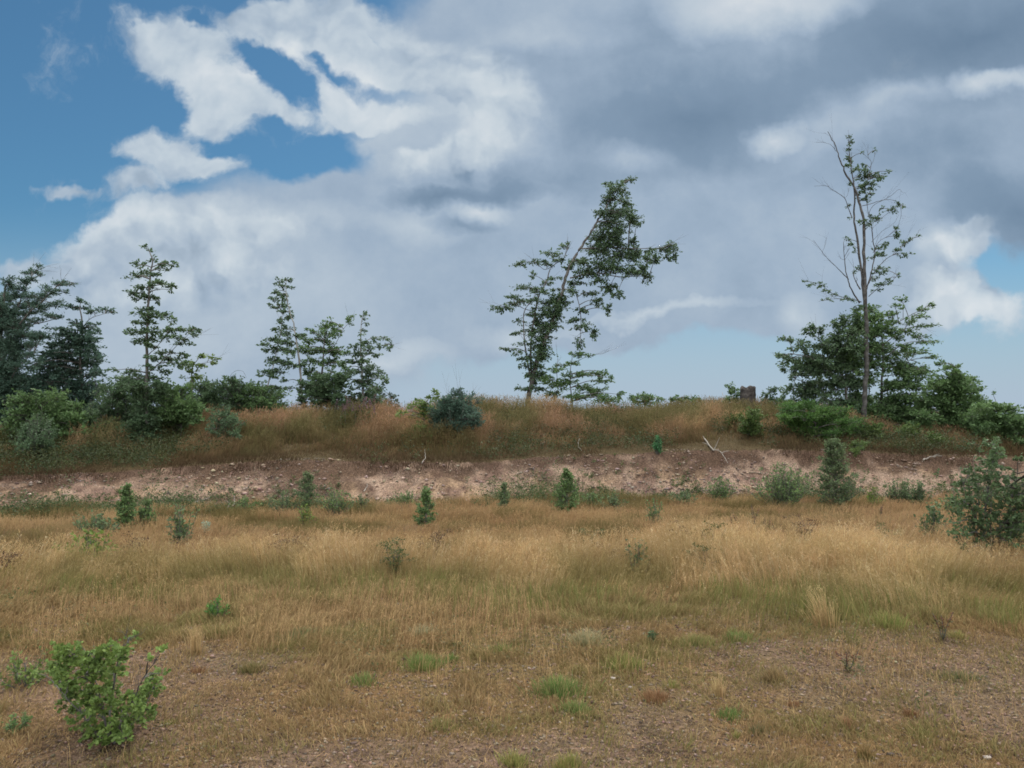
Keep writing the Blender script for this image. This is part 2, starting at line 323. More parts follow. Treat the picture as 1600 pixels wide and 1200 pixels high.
# ------------------------------------------------------------------ grasses
rg = np.random.default_rng(11)
class Blades:
    def __init__(s): s.V = []; s.F = []; s.C = []; s.n = 0
    def add(s, p, h, wd, lean, cb, ct, bend=1.0):            # strip: two base, two middle, tip
        n = len(p); a = rg.uniform(0, math.pi, n); wv = np.stack([np.cos(a), np.sin(a)*.6, np.zeros(n)], -1)*wd[:, None]*.5
        L = np.concatenate([lean, np.zeros((n, 1))], 1)
        up = np.zeros((n, 3)); up[:, 2] = h
        m1_ = p+up*.4+L*(h*.16)[:, None]; m2_ = p+up*.75+L*(h*.5)[:, None]*bend; t = p+up*(1-.15*bend*(lean**2).sum(1))[:, None]+L*h[:, None]*bend
        v = np.stack([p-wv, p+wv, m1_-wv*.9, m1_+wv*.9, m2_-wv*.6, m2_+wv*.6, t], 1)
        f = np.array([(0, 1, 3), (0, 3, 2), (2, 3, 5), (2, 5, 4), (4, 5, 6)])
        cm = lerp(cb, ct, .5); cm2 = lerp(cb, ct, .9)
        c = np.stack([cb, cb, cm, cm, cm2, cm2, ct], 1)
        s.V.append(v.reshape(-1, 3)); s.F.append((f[None]+np.arange(n)[:, None, None]*7).reshape(-1, 3)+s.n); s.C.append(c.reshape(-1, 3)); s.n += 7*n
        return m1_, m2_, t
    def heads(s, m1_, m2_, t, h, k, size, col, wd):
        for j in range(k):
            n = len(t); q = rg.random(n); b = np.where(q[:, None] < .45, lerp(m2_, t, (q/.45)[:, None]), lerp(t, m2_, ((q-.45)/.55*.7)[:, None]))
            d = rg.normal(0, 1, (n, 3)); d[:, 2] = np.abs(d[:, 2])*.9+.3; d /= np.linalg.norm(d, axis=1)[:, None]
            ln = size*h*rg.uniform(.5, 1.2, n); e = b+d*ln[:, None]; a = rg.uniform(0, math.pi, n)
            wv = np.stack([np.cos(a), np.sin(a)*.6, rg.uniform(-.5, .5, n)], -1)*wd*.5
            v = np.stack([b, e-wv, e+wv], 1); c = col*rg.uniform(.8, 1.15, (n, 1))
            s.V.append(v.reshape(-1, 3)); s.F.append((np.arange(3)[None]+np.arange(n)[:, None]*3)+s.n); s.C.append(np.repeat(c, 3, 0)); s.n += 3*n
    def build(s, name, parent=None): return mk(name, np.concatenate(s.V), np.concatenate(s.F), GRASS, parent, np.concatenate(s.C))
def A(*c): return np.array(c, float)
def wind(x, y, k=1.0):
    return np.stack([(fbm(x*.9, y*.9, 81, 3)-.42)*1.5*k, (fbm(x*.9, y*.9, 84, 3)-.5)*1.2*k], -1) + rg.normal(0, .22, (len(x), 2))*k
def jit(c, n, a=.15): return np.broadcast_to(c, (n, 3))*(1+rg.uniform(-a, a, (n, 1)))*(1+rg.uniform(-.06, .06, (n, 3)))
STRAW = A(.56, .385, .19); BRONZE = A(.44, .285, .145); RED = A(.34, .21, .135); GREEN = A(.13, .155, .045); OLIVE = A(.235, .195, .075); PALE = A(.66, .53, .32); BROWN = A(.27, .165, .08)
def scatter(n, y0, y1, half=.74, pad=.9, pw=1.0):
    y = y0+(y1-y0)*rg.random(n)**pw; return (rg.random(n)*2-1)*(half*y+pad), y
# -- short dry turf of the yard
def tallband(x, y):                                          # 0 short .. 1 tall
    u = x/y; e = (fbm(x*.8, y*.8, 91, 3)-.5)
    y0 = np.interp(u, [-.7, -.35, 0, .3, .7], [7.3, 7.4, 7.3, 6.9, 6.5]) + e*1.3
    y1 = np.interp(u, [-.7, -.35, -.1, .3, .7], [8.2, 8.2, 8.8, 9.1, 8.6]) + e*.6
    return sstep(y0-.5, y0+.5, y)*(1-sstep(y1-.1, y1+.4, y)), y0, y1
b = Blades()
x, y = scatter(520000, 2.8, 8.6, pw=.85)
tb, y0, y1 = tallband(x, y)
pn = fbm(x*1.3, y*1.3, 101, 4); pn2 = fbm(x*4.5, y*4.5, 102, 3)
bare = sstep(.48, .66, fbm(x*.45, y*.6, 43, 3) + .25*sstep(-.5, 3.5, x) - .1*sstep(3.5, 6.5, y)+(fbm(x*1.1, y*1.1, 41, 4)-.5)*.35)
keep = rg.random(len(x)) < np.clip(sstep(.26, .58, pn*.55+pn2*.45)*1.1, .16, 1)*(1-.66*bare)*(.65+.35*sstep(3.2, 6.2, y))*(1-.5*tb)
x, y, tb, pn, pn2, bare, y0 = (q[keep] for q in (x, y, tb, pn, pn2, bare, y0)); n = len(x)
hh = (.020 + .075*sstep(.35, .75, pn2)*rg.random(n) + .055*sstep(4.7, 6.8, y)*rg.random(n) + .07*sstep(y0-1.0, y0+.2, y)*rg.random(n))*(1-.35*bare)
gq = (.06+sstep(.42, .60, fbm(x*1.7+9, y*1.7, 103, 3))*.8+.2*sstep(.5, .7, pn2))[:, None]
cc = lerp(lerp(jit(A(.245, .155, .075), n, .3), jit(A(.35, .245, .12), n, .25), rg.random((n, 1))**1.2), lerp(jit(OLIVE*.85, n, .3), jit(GREEN*1.1, n, .3), rg.random((n, 1))*.6), gq*rg.random((n, 1))**.6)
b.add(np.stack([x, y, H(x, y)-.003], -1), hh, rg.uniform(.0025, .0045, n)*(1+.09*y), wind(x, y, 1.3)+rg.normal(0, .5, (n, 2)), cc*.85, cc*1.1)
# taller wisps standing in the turf
x, y = scatter(15000, 3.2, 7.2, pw=.7); k = rg.random(len(x)) < sstep(.45, .65, fbm(x*1.2, y*1.2, 105, 4))*(.25+.75*sstep(4.0, 6.2, y)); x, y = x[k], y[k]; n = len(x)
hh = rg.uniform(.07, .24, n)*(.6+.4*sstep(4, 6, y)); cc = lerp(jit(STRAW, n, .15), jit(BRONZE, n, .2), rg.random((n, 1)))
m1_, m2_, t_ = b.add(np.stack([x, y, H(x, y)-.003], -1), hh, np.full(n, .0025), wind(x, y, .7), cc*.8, cc)
b.heads(m1_, m2_, t_, hh, 4, .13, cc, .003)
tag(b.build('dry_turf'), 'short thin brown dry grass over the stony foreground', 'dry grass', kind='stuff')
# -- flat litter on the soil
b = Blades(); x, y = scatter(110000, 2.8, 7.2, pw=.9); n = len(x)
cc = lerp(jit(A(.09, .06, .035), n, .3), jit(STRAW*.85, n, .3), rg.random((n, 1))**1.8)
b.add(np.stack([x, y, H(x, y)+.002], -1), rg.uniform(.004, .015, n), rg.uniform(.002, .005, n), rg.normal(0, 3.0, (n, 2)), cc, cc)
tag(b.build('grass_litter'), 'tiny scraps of dead straw lying on the bare soil', 'litter', kind='stuff')
# -- tall pale hair grass
b = Blades(); x, y = scatter(230000, 5.4, 9.8); tb, y0, y1 = tallband(x, y)
cl = fbm(x*2.6, y*2.6, 111, 3); k = rg.random(len(x)) < tb*(.35+.65*sstep(.25, .6, cl)); x, y, tb, y0, cl = x[k], y[k], tb[k], y0[k], cl[k]; n = len(x)
dpt = sstep(y0-.3, y0+1.0, y)
hh = (.10+.27*dpt)*rg.uniform(.45, 1.15, n)*(.6+.75*cl)
rb = sstep(.42, .62, fbm(x*.8, y*1.3, 112, 3))[:, None]; fr = 1-sstep(y0+.1, y0+1.3, y+(cl-.5)*1.4); gr = np.clip(sstep(.45, .62, fbm(x*1.6, y*1.6, 113, 3))*(1-.6*dpt)+.75*fr*sstep(.3, .5, fbm(x*.9, y*.9, 114, 3)), 0, 1)[:, None]
tip = lerp(lerp(jit(STRAW*.97, n, .2), jit(BRONZE*1.05, n, .2), rb*.65), jit(OLIVE*.85, n, .3), gr*.78); tip = lerp(tip, jit(PALE, n), (rg.random((n, 1)) < .10)*(1-.7*gr))
base = lerp(jit(OLIVE*.8, n, .3), jit(GREEN, n, .3), gr); base = lerp(base, tip*.6, dpt[:, None]*.35)
m1_, m2_, t_ = b.add(np.stack([x, y, H(x, y)-.01], -1), hh, rg.uniform(.003, .0055, n), wind(x, y, .75), base, tip)
k = rg.random(n) < .75
b.heads(m1_[k], m2_[k], t_[k], hh[k], 4, .11, tip[k]*1.05, .0042)
tag(b.build('tall_grass'), 'band of tall pale straw-coloured hair grass across the yard', 'grass', kind='stuff')
# -- green undergrass along the front edge of the tall band
b = Blades(); x, y = scatter(60000, 5.2, 8.2); tb, y0, y1 = tallband(x, y)
k = rg.random(len(x)) < np.exp(-((y-y0-.15)/.55)**2)*sstep(.38, .6, fbm(x*1.5, y*1.2, 115, 3)); x, y = x[k], y[k]; n = len(x)
hh = rg.uniform(.08, .26, n); cc = lerp(jit(GREEN*1.05, n, .3), jit(OLIVE*1.0, n, .25), rg.random((n, 1)))
b.add(np.stack([x, y, H(x, y)-.01], -1), hh, rg.uniform(.003, .006, n), wind(x, y, .8), cc*.8, cc*1.15)
tag(b.build('green_undergrass'), 'olive green grass fringe in front of the tall pale grass', 'grass', kind='stuff')
# -- lower orange-brown grass up to the foot of the bank
b = Blades(); x, y = scatter(210000, 8.2, 16.4); zn_ = zones(x, y); tb, y0, y1 = tallband(x, y)
cl = fbm(x*1.3, y*1.8, 121, 4); k = (zn_ < .10) & (rg.random(len(x)) < (1-tb*.8)*(.5+.5*sstep(.3, .55, cl))*(1-sstep(-.02, .12, zn_))); x, y, cl = x[k], y[k], cl[k]; n = len(x)
hh = .17*rg.uniform(.5, 1.15, n)*(.3+1.3*cl)
g = sstep(.47, .62, fbm(x*.8, y*1.4, 122, 3))[:, None]; p = sstep(.5, .66, fbm(x*.9+5, y*1.6, 123, 3))[:, None]
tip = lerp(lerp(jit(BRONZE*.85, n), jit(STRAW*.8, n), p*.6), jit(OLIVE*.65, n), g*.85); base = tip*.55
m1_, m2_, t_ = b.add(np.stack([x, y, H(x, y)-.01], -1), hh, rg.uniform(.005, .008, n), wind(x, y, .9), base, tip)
k = rg.random(n) < .5; b.heads(m1_[k], m2_[k], t_[k], hh[k], 3, .15, tip[k], .007)
tag(b.build('low_grass'), 'lower rusty brown grass between the tall band and the bank', 'grass', kind='stuff')
# -- grass on the rise above the bare face
b = Blades(); x, y = scatter(430000, 13.4, 25.5, half=.80); zn_ = zones(x, y)
cl = fbm(x*.75, y*.75, 131, 4); k = (zn_ > .86) & (zn_ < 2.5) & (rg.random(len(x)) < .3+.7*sstep(.3, .55, cl)); x, y, cl, zn_ = x[k], y[k], cl[k], zn_[k]; n = len(x); uu = x/y
up_ = sstep(1.0, 1.55, zn_)
hh = (.07+.25*up_)*rg.uniform(.45, 1.2, n)*(.6+1.2*sstep(.3, .7, cl))
rp = sstep(.45, .62, fbm(x*.55, y*.9, 132, 3))[:, None]; gp = (sstep(.46, .62, fbm(x*.9+3, y*.9, 133, 3))*.8+.25*sstep(-.28, -.5, uu))[:, None]
tip = lerp(lerp(jit(RED*1.05, n, .25), jit(BROWN*1.1, n, .25), rg.random((n, 1))), jit(STRAW*.8, n, .2), rp*(.25+.75*rg.random((n, 1)))); tip = lerp(tip, jit(A(.13, .13, .05), n, .3), np.clip(gp, 0, .95))
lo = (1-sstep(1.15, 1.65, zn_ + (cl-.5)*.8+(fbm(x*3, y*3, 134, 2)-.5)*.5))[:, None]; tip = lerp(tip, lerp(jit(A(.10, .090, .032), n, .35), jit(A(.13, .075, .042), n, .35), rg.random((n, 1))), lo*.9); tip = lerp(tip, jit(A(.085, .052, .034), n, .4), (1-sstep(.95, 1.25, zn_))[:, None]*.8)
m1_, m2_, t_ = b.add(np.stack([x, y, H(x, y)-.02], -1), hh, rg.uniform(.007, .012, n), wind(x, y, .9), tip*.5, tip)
k = (rg.random(n) < .55) & (up_ > .3); b.heads(m1_[k], m2_[k], t_[k], hh[k], 3, .18, tip[k], .011)
tag(b.build('bank_grass'), 'reddish brown dry grass covering the rise above the bare bank', 'grass', kind='stuff')
# -- crest weeds: thin dark stalks against the sky
b = Blades(); n = 5200; uu = rg.uniform(-.75, .8, n); y = np.interp(uu, CU, CCY)+rg.uniform(-.8, 1.6, n); x = uu*y
k = rg.random(n) < sstep(.4, .6, fbm(x*.8, y*.3, 141, 3)); x, y = x[k], y[k]; n = len(x)
hh = rg.uniform(.25, .62, n); cc = lerp(jit(A(.20, .13, .08), n, .3), jit(GREEN, n, .3), rg.random((n, 1)))
m1_, m2_, t_ = b.add(np.stack([x, y, H(x, y)-.02], -1), hh, rg.uniform(.007, .011, n), rg.normal(0, .15, (n, 2)), cc*.8, cc)
b.heads(m1_, m2_, t_, hh, 6, .10, cc, .016)
tag(b.build('crest_weeds'), 'thin brown weed stalks along the crest of the rise', 'weeds', kind='stuff')
# ------------------------------------------------------------------ woody plants
def smooth_path(p, k=4):
    p = np.asarray(p, float)
    if len(p) < 3: return np.array([lerp(p[0], p[-1], t) for t in np.linspace(0, 1, k+1)])
    q = np.concatenate([[2*p[0]-p[1]], p, [2*p[-1]-p[-2]]]); o = []
    for i in range(1, len(q)-2):
        for t in np.arange(k)/k:
            a, b_, c, d = q[i-1], q[i], q[i+1], q[i+2]
            o.append(.5*((2*b_)+(-a+c)*t+(2*a-5*b_+4*c-d)*t*t+(-a+3*b_-3*c+d)*t**3))
    o.append(q[-2]); return np.array(o)
class Tubes:
    def __init__(s): s.V = []; s.F = []; s.n = 0
    def add(s, pts, r, sides=6):
        pts = np.asarray(pts, float); m = len(pts)
        if m < 2: return
        t = np.gradient(pts, axis=0); t /= np.linalg.norm(t, axis=1)[:, None]+1e-9
        ref = np.where(np.abs(t[:, 2:3]) > .85, A(1, 0, 0)[None], A(0, 0, 1)[None])
        a = np.cross(t, ref); a /= np.linalg.norm(a, axis=1)[:, None]+1e-9; b_ = np.cross(t, a)
        th = np.arange(sides)/sides*2*math.pi
        v = pts[:, None]+(a[:, None]*np.cos(th)[None, :, None]+b_[:, None]*np.sin(th)[None, :, None])*np.asarray(r)[:, None, None]
        i = np.arange(m*sides).reshape(m, sides); j = np.roll(i, -1, 1)
        s.V.append(v.reshape(-1, 3)); s.F.append(np.stack([i[:-1], j[:-1], j[1:], i[1:]], -1).reshape(-1, 4)+s.n); s.n += m*sides
    def build(s, name, m_, parent=None): return mk(name, np.concatenate(s.V), np.concatenate(s.F), m_, parent, smooth=True)
class Leaves:
    SH = {'oval': (A((0, 0, 0), (.30, .5, .06), (.30, -.5, .06), (.75, .36, .04), (.75, -.36, .04), (1, 0, -.08)), [(0, 2, 1), (1, 2, 4), (1, 4, 3), (3, 4, 5)]),
          'round': (A((0, 0, 0), (.22, .48, .05), (.22, -.48, .05), (.7, .5, .05), (.7, -.5, .05), (1, 0, 0)), [(0, 2, 1), (1, 2, 4), (1, 4, 3), (3, 4, 5)]),
          'rhomb': (A((0, 0, 0), (.5, .5, .05), (.5, -.5, .05), (1, 0, -.05)), [(0, 2, 1), (1, 2, 3)])}
    def __init__(s, shape): s.sv, s.sf = Leaves.SH[shape]; s.V = []; s.F = []; s.C = []; s.n = 0
    def add(s, p, d, nrm, ln, wd, col):
        n = len(p); d = d/(np.linalg.norm(d, axis=1)[:, None]+1e-9); sd = np.cross(nrm, d); sd /= np.linalg.norm(sd, axis=1)[:, None]+1e-9; up = np.cross(d, sd)
        q = s.sv; v = p[:, None]+(d[:, None]*q[None, :, :1])*ln[:, None, None]+sd[:, None]*q[None, :, 1:2]*wd[:, None, None]+up[:, None]*q[None, :, 2:]*ln[:, None, None]
        k = len(q); s.V.append(v.reshape(-1, 3)); s.F.append((np.array(s.sf)[None]+np.arange(n)[:, None, None]*k).reshape(-1, 3)+s.n); s.C.append(np.repeat(col, k, 0)); s.n += n*k
    def count(s): return s.n
    def build(s, name, parent=None): return mk(name, np.concatenate(s.V), np.concatenate(s.F), LEAF, parent, np.concatenate(s.C))
def inpoly(x, y, poly):
    r = False; j = len(poly)-1
    for i in range(len(poly)):
        if (poly[i][1] > y) != (poly[j][1] > y) and x < (poly[j][0]-poly[i][0])*(y-poly[i][1])/(poly[j][1]-poly[i][1])+poly[i][0]: r = not r
        j = i
    return r
class Tree:
    """one woody plant: trunk, named branches and a crown of leafy sprays, laid out at distance D"""
    def __init__(s, name, label, cat, D, x0, T=(0, 0, 1), leaf=.075, col=(.055, .10, .035), col2=(.10, .16, .05), seed=1, shape='rhomb', aspect=.6, bark=None, group=None, droop=.0, flat=.55, dens=1.0, upsweep=0., depth=1.0, grow=1.5):
        s.r = np.random.default_rng(seed); s.D = D; s.T = T; s.f = T[2]; s.leaf = leaf; s.col = A(*col); s.col2 = A(*col2); s.aspect = aspect; s.bark = bark or BARK
        s.grow = grow; s.droop, s.flat, s.dens, s.ups, s.depth = droop, flat, dens, upsweep, depth
        px = T[0]+x0/T[2]; u, _ = uv(px, 640); s.base = A(u*D, D, float(H(u*D, D)))
        s.root = tag(empty(name, s.base), label, cat, group)
        s.tr = Tubes(); s.tw = Tubes(); s.lv = Leaves(shape); s.sk = []; s.has_branch = []
    def P(s, X, Y, dy=0.):
        u, v = uv(s.T[0]+X/s.f, s.T[1]+Y/s.f); d = s.D+dy; return A(u*d, d, EYE+v*d)
    def m(s, r): return r/s.f/FPX*s.D                       # photo length -> metres
    def trunk(s, pts, r0, r1, ground=True, dy=0., part='trunk', dy1=None):
        dy1 = dy if dy1 is None else dy1
        p = [s.P(x, y, lerp(dy, dy1, i/max(1, len(pts)-1))) for i, (x, y) in enumerate(pts)]
        if ground: 
            g = A(p[0][0]+s.r.normal(0, .02), p[0][1], 0); g[2] = float(H(g[0], g[1]))-.08
            if g[2] < p[0][2]-.02: p = [g]+p
        q = smooth_path(p, 5); n = len(q); t = np.linspace(0, 1, n)
        q[1:-1] += s.r.normal(0, .10*r0+.002, (n-2, 3)); rr = s.m(1)*lerp(r0, r1, t)*s.f
        rr = lerp(r0, r1, t**.8)*(1+.05*s.r.normal(0, 1, n))
        if ground and part == 'trunk': rr[0] *= 1.35
        s.tr.add(q, rr, 8 if r0 > .03 else 5); s.sk += [(a, b_) for a, b_ in zip(q, rr)]
        return q
    def branch(s, pts, r0=.018, r1=.005, dy=None):
        """a limb the photo shows on its own: a part of the tree"""
        sv = s.tr; s.tr = Tubes()
        a = s.P(*pts[0]); k = min(s.sk, key=lambda e: np.linalg.norm((e[0]-a)[[0, 2]])) if s.sk else None
        y0 = (k[0][1]-s.D) if k else 0.; dy = s.r.uniform(-.6, .6)*s.m(max(abs(pts[-1][0]-pts[0][0]), 40)) if dy is None else dy
        q = s.trunk(pts, r0, r1, False, y0, 'branch', y0+dy)
        for _ in range(max(3, len(q)//3)):                    # bare side twigs
            i = s.r.integers(len(q)//3, len(q)-1); d = q[i]-q[i-1]; L = s.r.uniform(.12, .45)*min(1, s.leaf/.05)
            dv = d/(np.linalg.norm(d)+1e-9)+s.r.normal(0, .45, 3)+A(0, 0, .25); e = q[i]+dv*L; mdp = lerp(q[i], e, .5)+s.r.normal(0, .02, 3)*min(1, s.leaf/.05); s.tr.add([q[i], mdp, e], [r1*.9, r1*.6, r1*.3], 3)
            f_ = mdp+(dv+s.r.normal(0, .6, 3))*L*.5; s.tr.add([mdp, lerp(mdp, f_, .5), f_], [r1*.5, r1*.4, r1*.25], 3)
        s.tr.build('branch', s.bark, s.root); s.tr = sv; return q
    def clump(s, X, Y, rx, ry, k=1.0, dy=None):
        r = s.r; C0 = s.P(X, Y)
        if s.sk:
            P0 = np.array([e[0] for e in s.sk]); dd = np.hypot(P0[:, 0]-C0[0], P0[:, 2]-C0[2]) + 1.1*np.maximum(0, P0[:, 2]-C0[2]+s.droop*0)
            i = int(np.argmin(dd)); At = P0[i]; hd = abs(At[0]-C0[0])
        else: At = s.base; hd = 0
        off = (At[1]-s.D) + (r.uniform(-1, 1)*(.30+.75*hd)*s.depth if dy is None else dy)
        c = s.P(X, Y, off); R = A(s.m(rx), min(s.m(rx)*.9, .45+s.m(ry)), s.m(ry))*s.grow
        mid = lerp(At, c, .5)+A(0, 0, .08*np.linalg.norm(c-At))
        if np.linalg.norm(c-At) > .04: s.tw.add(smooth_path([At, mid, c], 3), np.linspace(min(.016, .08*s.leaf+.012*np.linalg.norm(c-At)), .065*s.leaf, 7), 4)
        n = int(s.dens*k*6.2*math.pi*R[0]*R[2]/(s.leaf**2*s.aspect)) + 6
        K = max(3, n//15); m_ = max(2, n//K)
        e = r.normal(0, 1, (K, 3)); e /= np.linalg.norm(e, axis=1)[:, None]; e *= r.random((K, 1))**.38
        E = c+e*R; E[:, 2] -= s.droop*np.abs(e[:, 0])*R[0]*.5
        S = c+(At-c)*np.minimum(1, R[0]/(np.linalg.norm(At-c)+1e-6))*r.uniform(-.1, .8, (K, 1)); 
        S = lerp(S, E, .1); 
        if s.ups: E[:, 2] += s.ups*np.linalg.norm((E-S)[:, :2], axis=1)
        Md = lerp(S, E, .5)+A(0, 0, .06)*R[0]
        for a, b_, d in zip(S, Md, E): s.tw.add([a, b_, d], [.055*s.leaf, .045*s.leaf, .025*s.leaf], 3)
        t = r.uniform(.25, 1.1, (K, m_, 1)); a, b_, d = S[:, None], Md[:, None], E[:, None]
        pp = a*(1-t)**2+2*b_*t*(1-t)+d*t*t; dr = (d-a)/(np.linalg.norm(d-a, axis=2, keepdims=True)+1e-6)+0*t
        pp = pp.reshape(-1, 3); dr = dr.reshape(-1, 3); M = len(pp)
        pp = pp+r.normal(0, .38*s.leaf, (M, 3))*A(1, 1, .7)
        dr = dr+r.normal(0, .65, (M, 3))*A(1, 1, .6); dr[:, 2] -= s.droop*.8
        nr = A(0, 0, 1)+r.normal(0, s.flat*1.35, (M, 3))
        ln = s.leaf*r.uniform(.65, 1.25, M); cc = lerp(s.col, s.col2, r.random()*.5+.5*r.random((M, 1)))*r.uniform(.8, 1.2, (M, 1))
        s.lv.add(pp, dr, nr, ln, ln*s.aspect, cc)
    def shoots(s, N, Hm, Wm, prof, nl, cone=False):
        """leafy shoots fanning up from the foot, with short side twigs"""
        r = s.r; g = s.base
        for i in range(N):
            a = r.uniform(0, 2*math.pi); hf = r.uniform(.45, 1.0) if i else 1.0
            wf = float(np.interp(hf, [p[0] for p in prof], [p[1] for p in prof]))*r.uniform(.2, 1.05)
            e = g+A(math.cos(a)*Wm*wf, math.sin(a)*Wm*wf*.8, Hm*hf); b0 = g+A(math.cos(a)*Wm*.08, math.sin(a)*Wm*.08, -.01)
            if cone and i:                                     # side branches up a central leader
                t0 = (i/N)**1.1*.92; wf = float(np.interp(t0, [p[0] for p in prof], [p[1] for p in prof]))*r.uniform(.6, 1.25)
                b0 = g+A(0, 0, t0*Hm); e = b0+A(math.cos(a)*Wm*wf, math.sin(a)*Wm*wf, Hm*r.uniform(.08, .22)*(1.1-t0))
            q = smooth_path([b0, lerp(b0, e, .45)+A(math.cos(a)*Wm*wf*.15, math.sin(a)*Wm*wf*.1, 0)+r.normal(0, .02*Hm, 3), e], 4); s.tw.add(q, np.linspace(.11*s.leaf, .03*s.leaf, len(q)), 4)
            P_, D_ = [], []
            for j in range(7):
                t = r.uniform(.2, 1); k = t*(len(q)-1); i0 = min(int(k), len(q)-2); o = lerp(q[i0], q[i0+1], k-i0); L = Hm*r.uniform(.08, .26)*(1.3-t)*(.45 if cone else 1)
                d = r.normal(0, 1, 3); d[2] = abs(d[2])*.6+.5; d /= np.linalg.norm(d); s.tw.add([o, o+d*L*.6, o+d*L], [.04*s.leaf, .03*s.leaf, .02*s.leaf], 3)
                m = max(2, nl//11); tt = r.uniform(.2, 1.1, (m, 1)); P_.append(o+d*L*tt); D_.append(np.tile(d, (m, 1)))
            m = max(4, nl//3); tt = r.uniform(.3, 1.0, m)*(len(q)-1); i0 = np.minimum(tt.astype(int), len(q)-2); P_.append(q[i0]+(q[i0+1]-q[i0])*(tt-i0)[:, None]); D_.append(q[i0+1]-q[i0])
            P_ = np.concatenate(P_); D_ = np.concatenate(D_); D_ = D_/(np.linalg.norm(D_, axis=1)[:, None]+1e-9); M = len(P_)
            ln = s.leaf*r.uniform(.55, 1.25, M); cc = lerp(s.col, s.col2, r.random()*.4+.6*r.random((M, 1)))*r.uniform(.75, 1.25, (M, 1))
            s.lv.add(P_+r.normal(0, .25*s.leaf, (M, 3)), D_+r.normal(0, .8, (M, 3)), A(0, 0, 1)+r.normal(0, .9, (M, 3)), ln, ln*s.aspect, cc)
    def clumps(s, lst, k=1.0):
        for c in lst: s.clump(*c[:4], k*(c[4] if len(c) > 4 else 1))
    def fill(s, poly, sp, rr=.75, k=1.0, flat=.55, skip=.0, dy=None):
        xs_ = [p[0] for p in poly]; ys_ = [p[1] for p in poly]; y = min(ys_); row = 0
        while y < max(ys_):
            x = min(xs_)+(row % 2)*sp*.5
            while x < max(xs_):
                a, b_ = x+s.r.normal(0, sp*.28), y+s.r.normal(0, sp*.22)
                if inpoly(a, b_, poly) and s.r.random() > skip: s.clump(a, b_, sp*rr*s.r.uniform(.7, 1.3)*1.1, sp*rr*flat*s.r.uniform(.7, 1.3)*1.15, k*1.25, dy)
                x += sp
            y += sp*.62; row += 1
    def done(s):
        if s.tr.V: s.tr.build('trunk', s.bark, s.root)
        if s.tw.V: s.tw.build('twigs', BARK, s.root)
        if s.lv.V: s.lv.build('crown', s.root)
        return s.root
R1 = (0, 370, 3.0); R2 = (360, 400, 10/3); R3 = (730, 250, 2.927); R4 = (1180, 180, 3.5286); R5 = (1100, 450, 2.6667)
DK = dict(col=(.068, .115, .060), col2=(.12, .185, .090))
MID = dict(col=(.080, .140, .056), col2=(.145, .23, .085))
LT = dict(col=(.10, .16, .045), col2=(.19, .26, .075))
BL = dict(col=(.058, .105, .078), col2=(.10, .165, .115))
# -------- leaning tree in the middle
t = Tree('leaning_beech', 'tall dark beech bent to the right by the wind, standing alone on the crest', 'tree', 23.5, 278, R3, seed=3, droop=.25, **DK)
t.trunk([(278, 1105), (300, 1000), (330, 880), (380, 760), (430, 620), (455, 520), (500, 430), (560, 340), (600, 270), (650, 190), (700, 120), (740, 92)], .085, .016)
t.branch([(290, 1010), (272, 900), (258, 780), (262, 690), (300, 640), (320, 600)], .028, .008, -.3)
t.branch([(295, 1000), (290, 860), (305, 730), (325, 630), (360, 560), (385, 490), (440, 450), (465, 385)], .034, .008, .35)
t.branch([(470, 540), (580, 515), (700, 535), (780, 530), (830, 540)], .026, .006, -.5)
t.branch([(520, 405), (640, 400), (760, 405), (880, 402), (945, 380)], .026, .005, .4)
t.branch([(440, 590), (490, 600), (515, 680), (520, 760), (515, 840)], .020, .006, -.4)
t.branch([(385, 490), (350, 500), (300, 465), (215, 480)], .012, .004)
t.branch([(300, 690), (260, 680), (200, 655), (120, 675)], .014, .004)
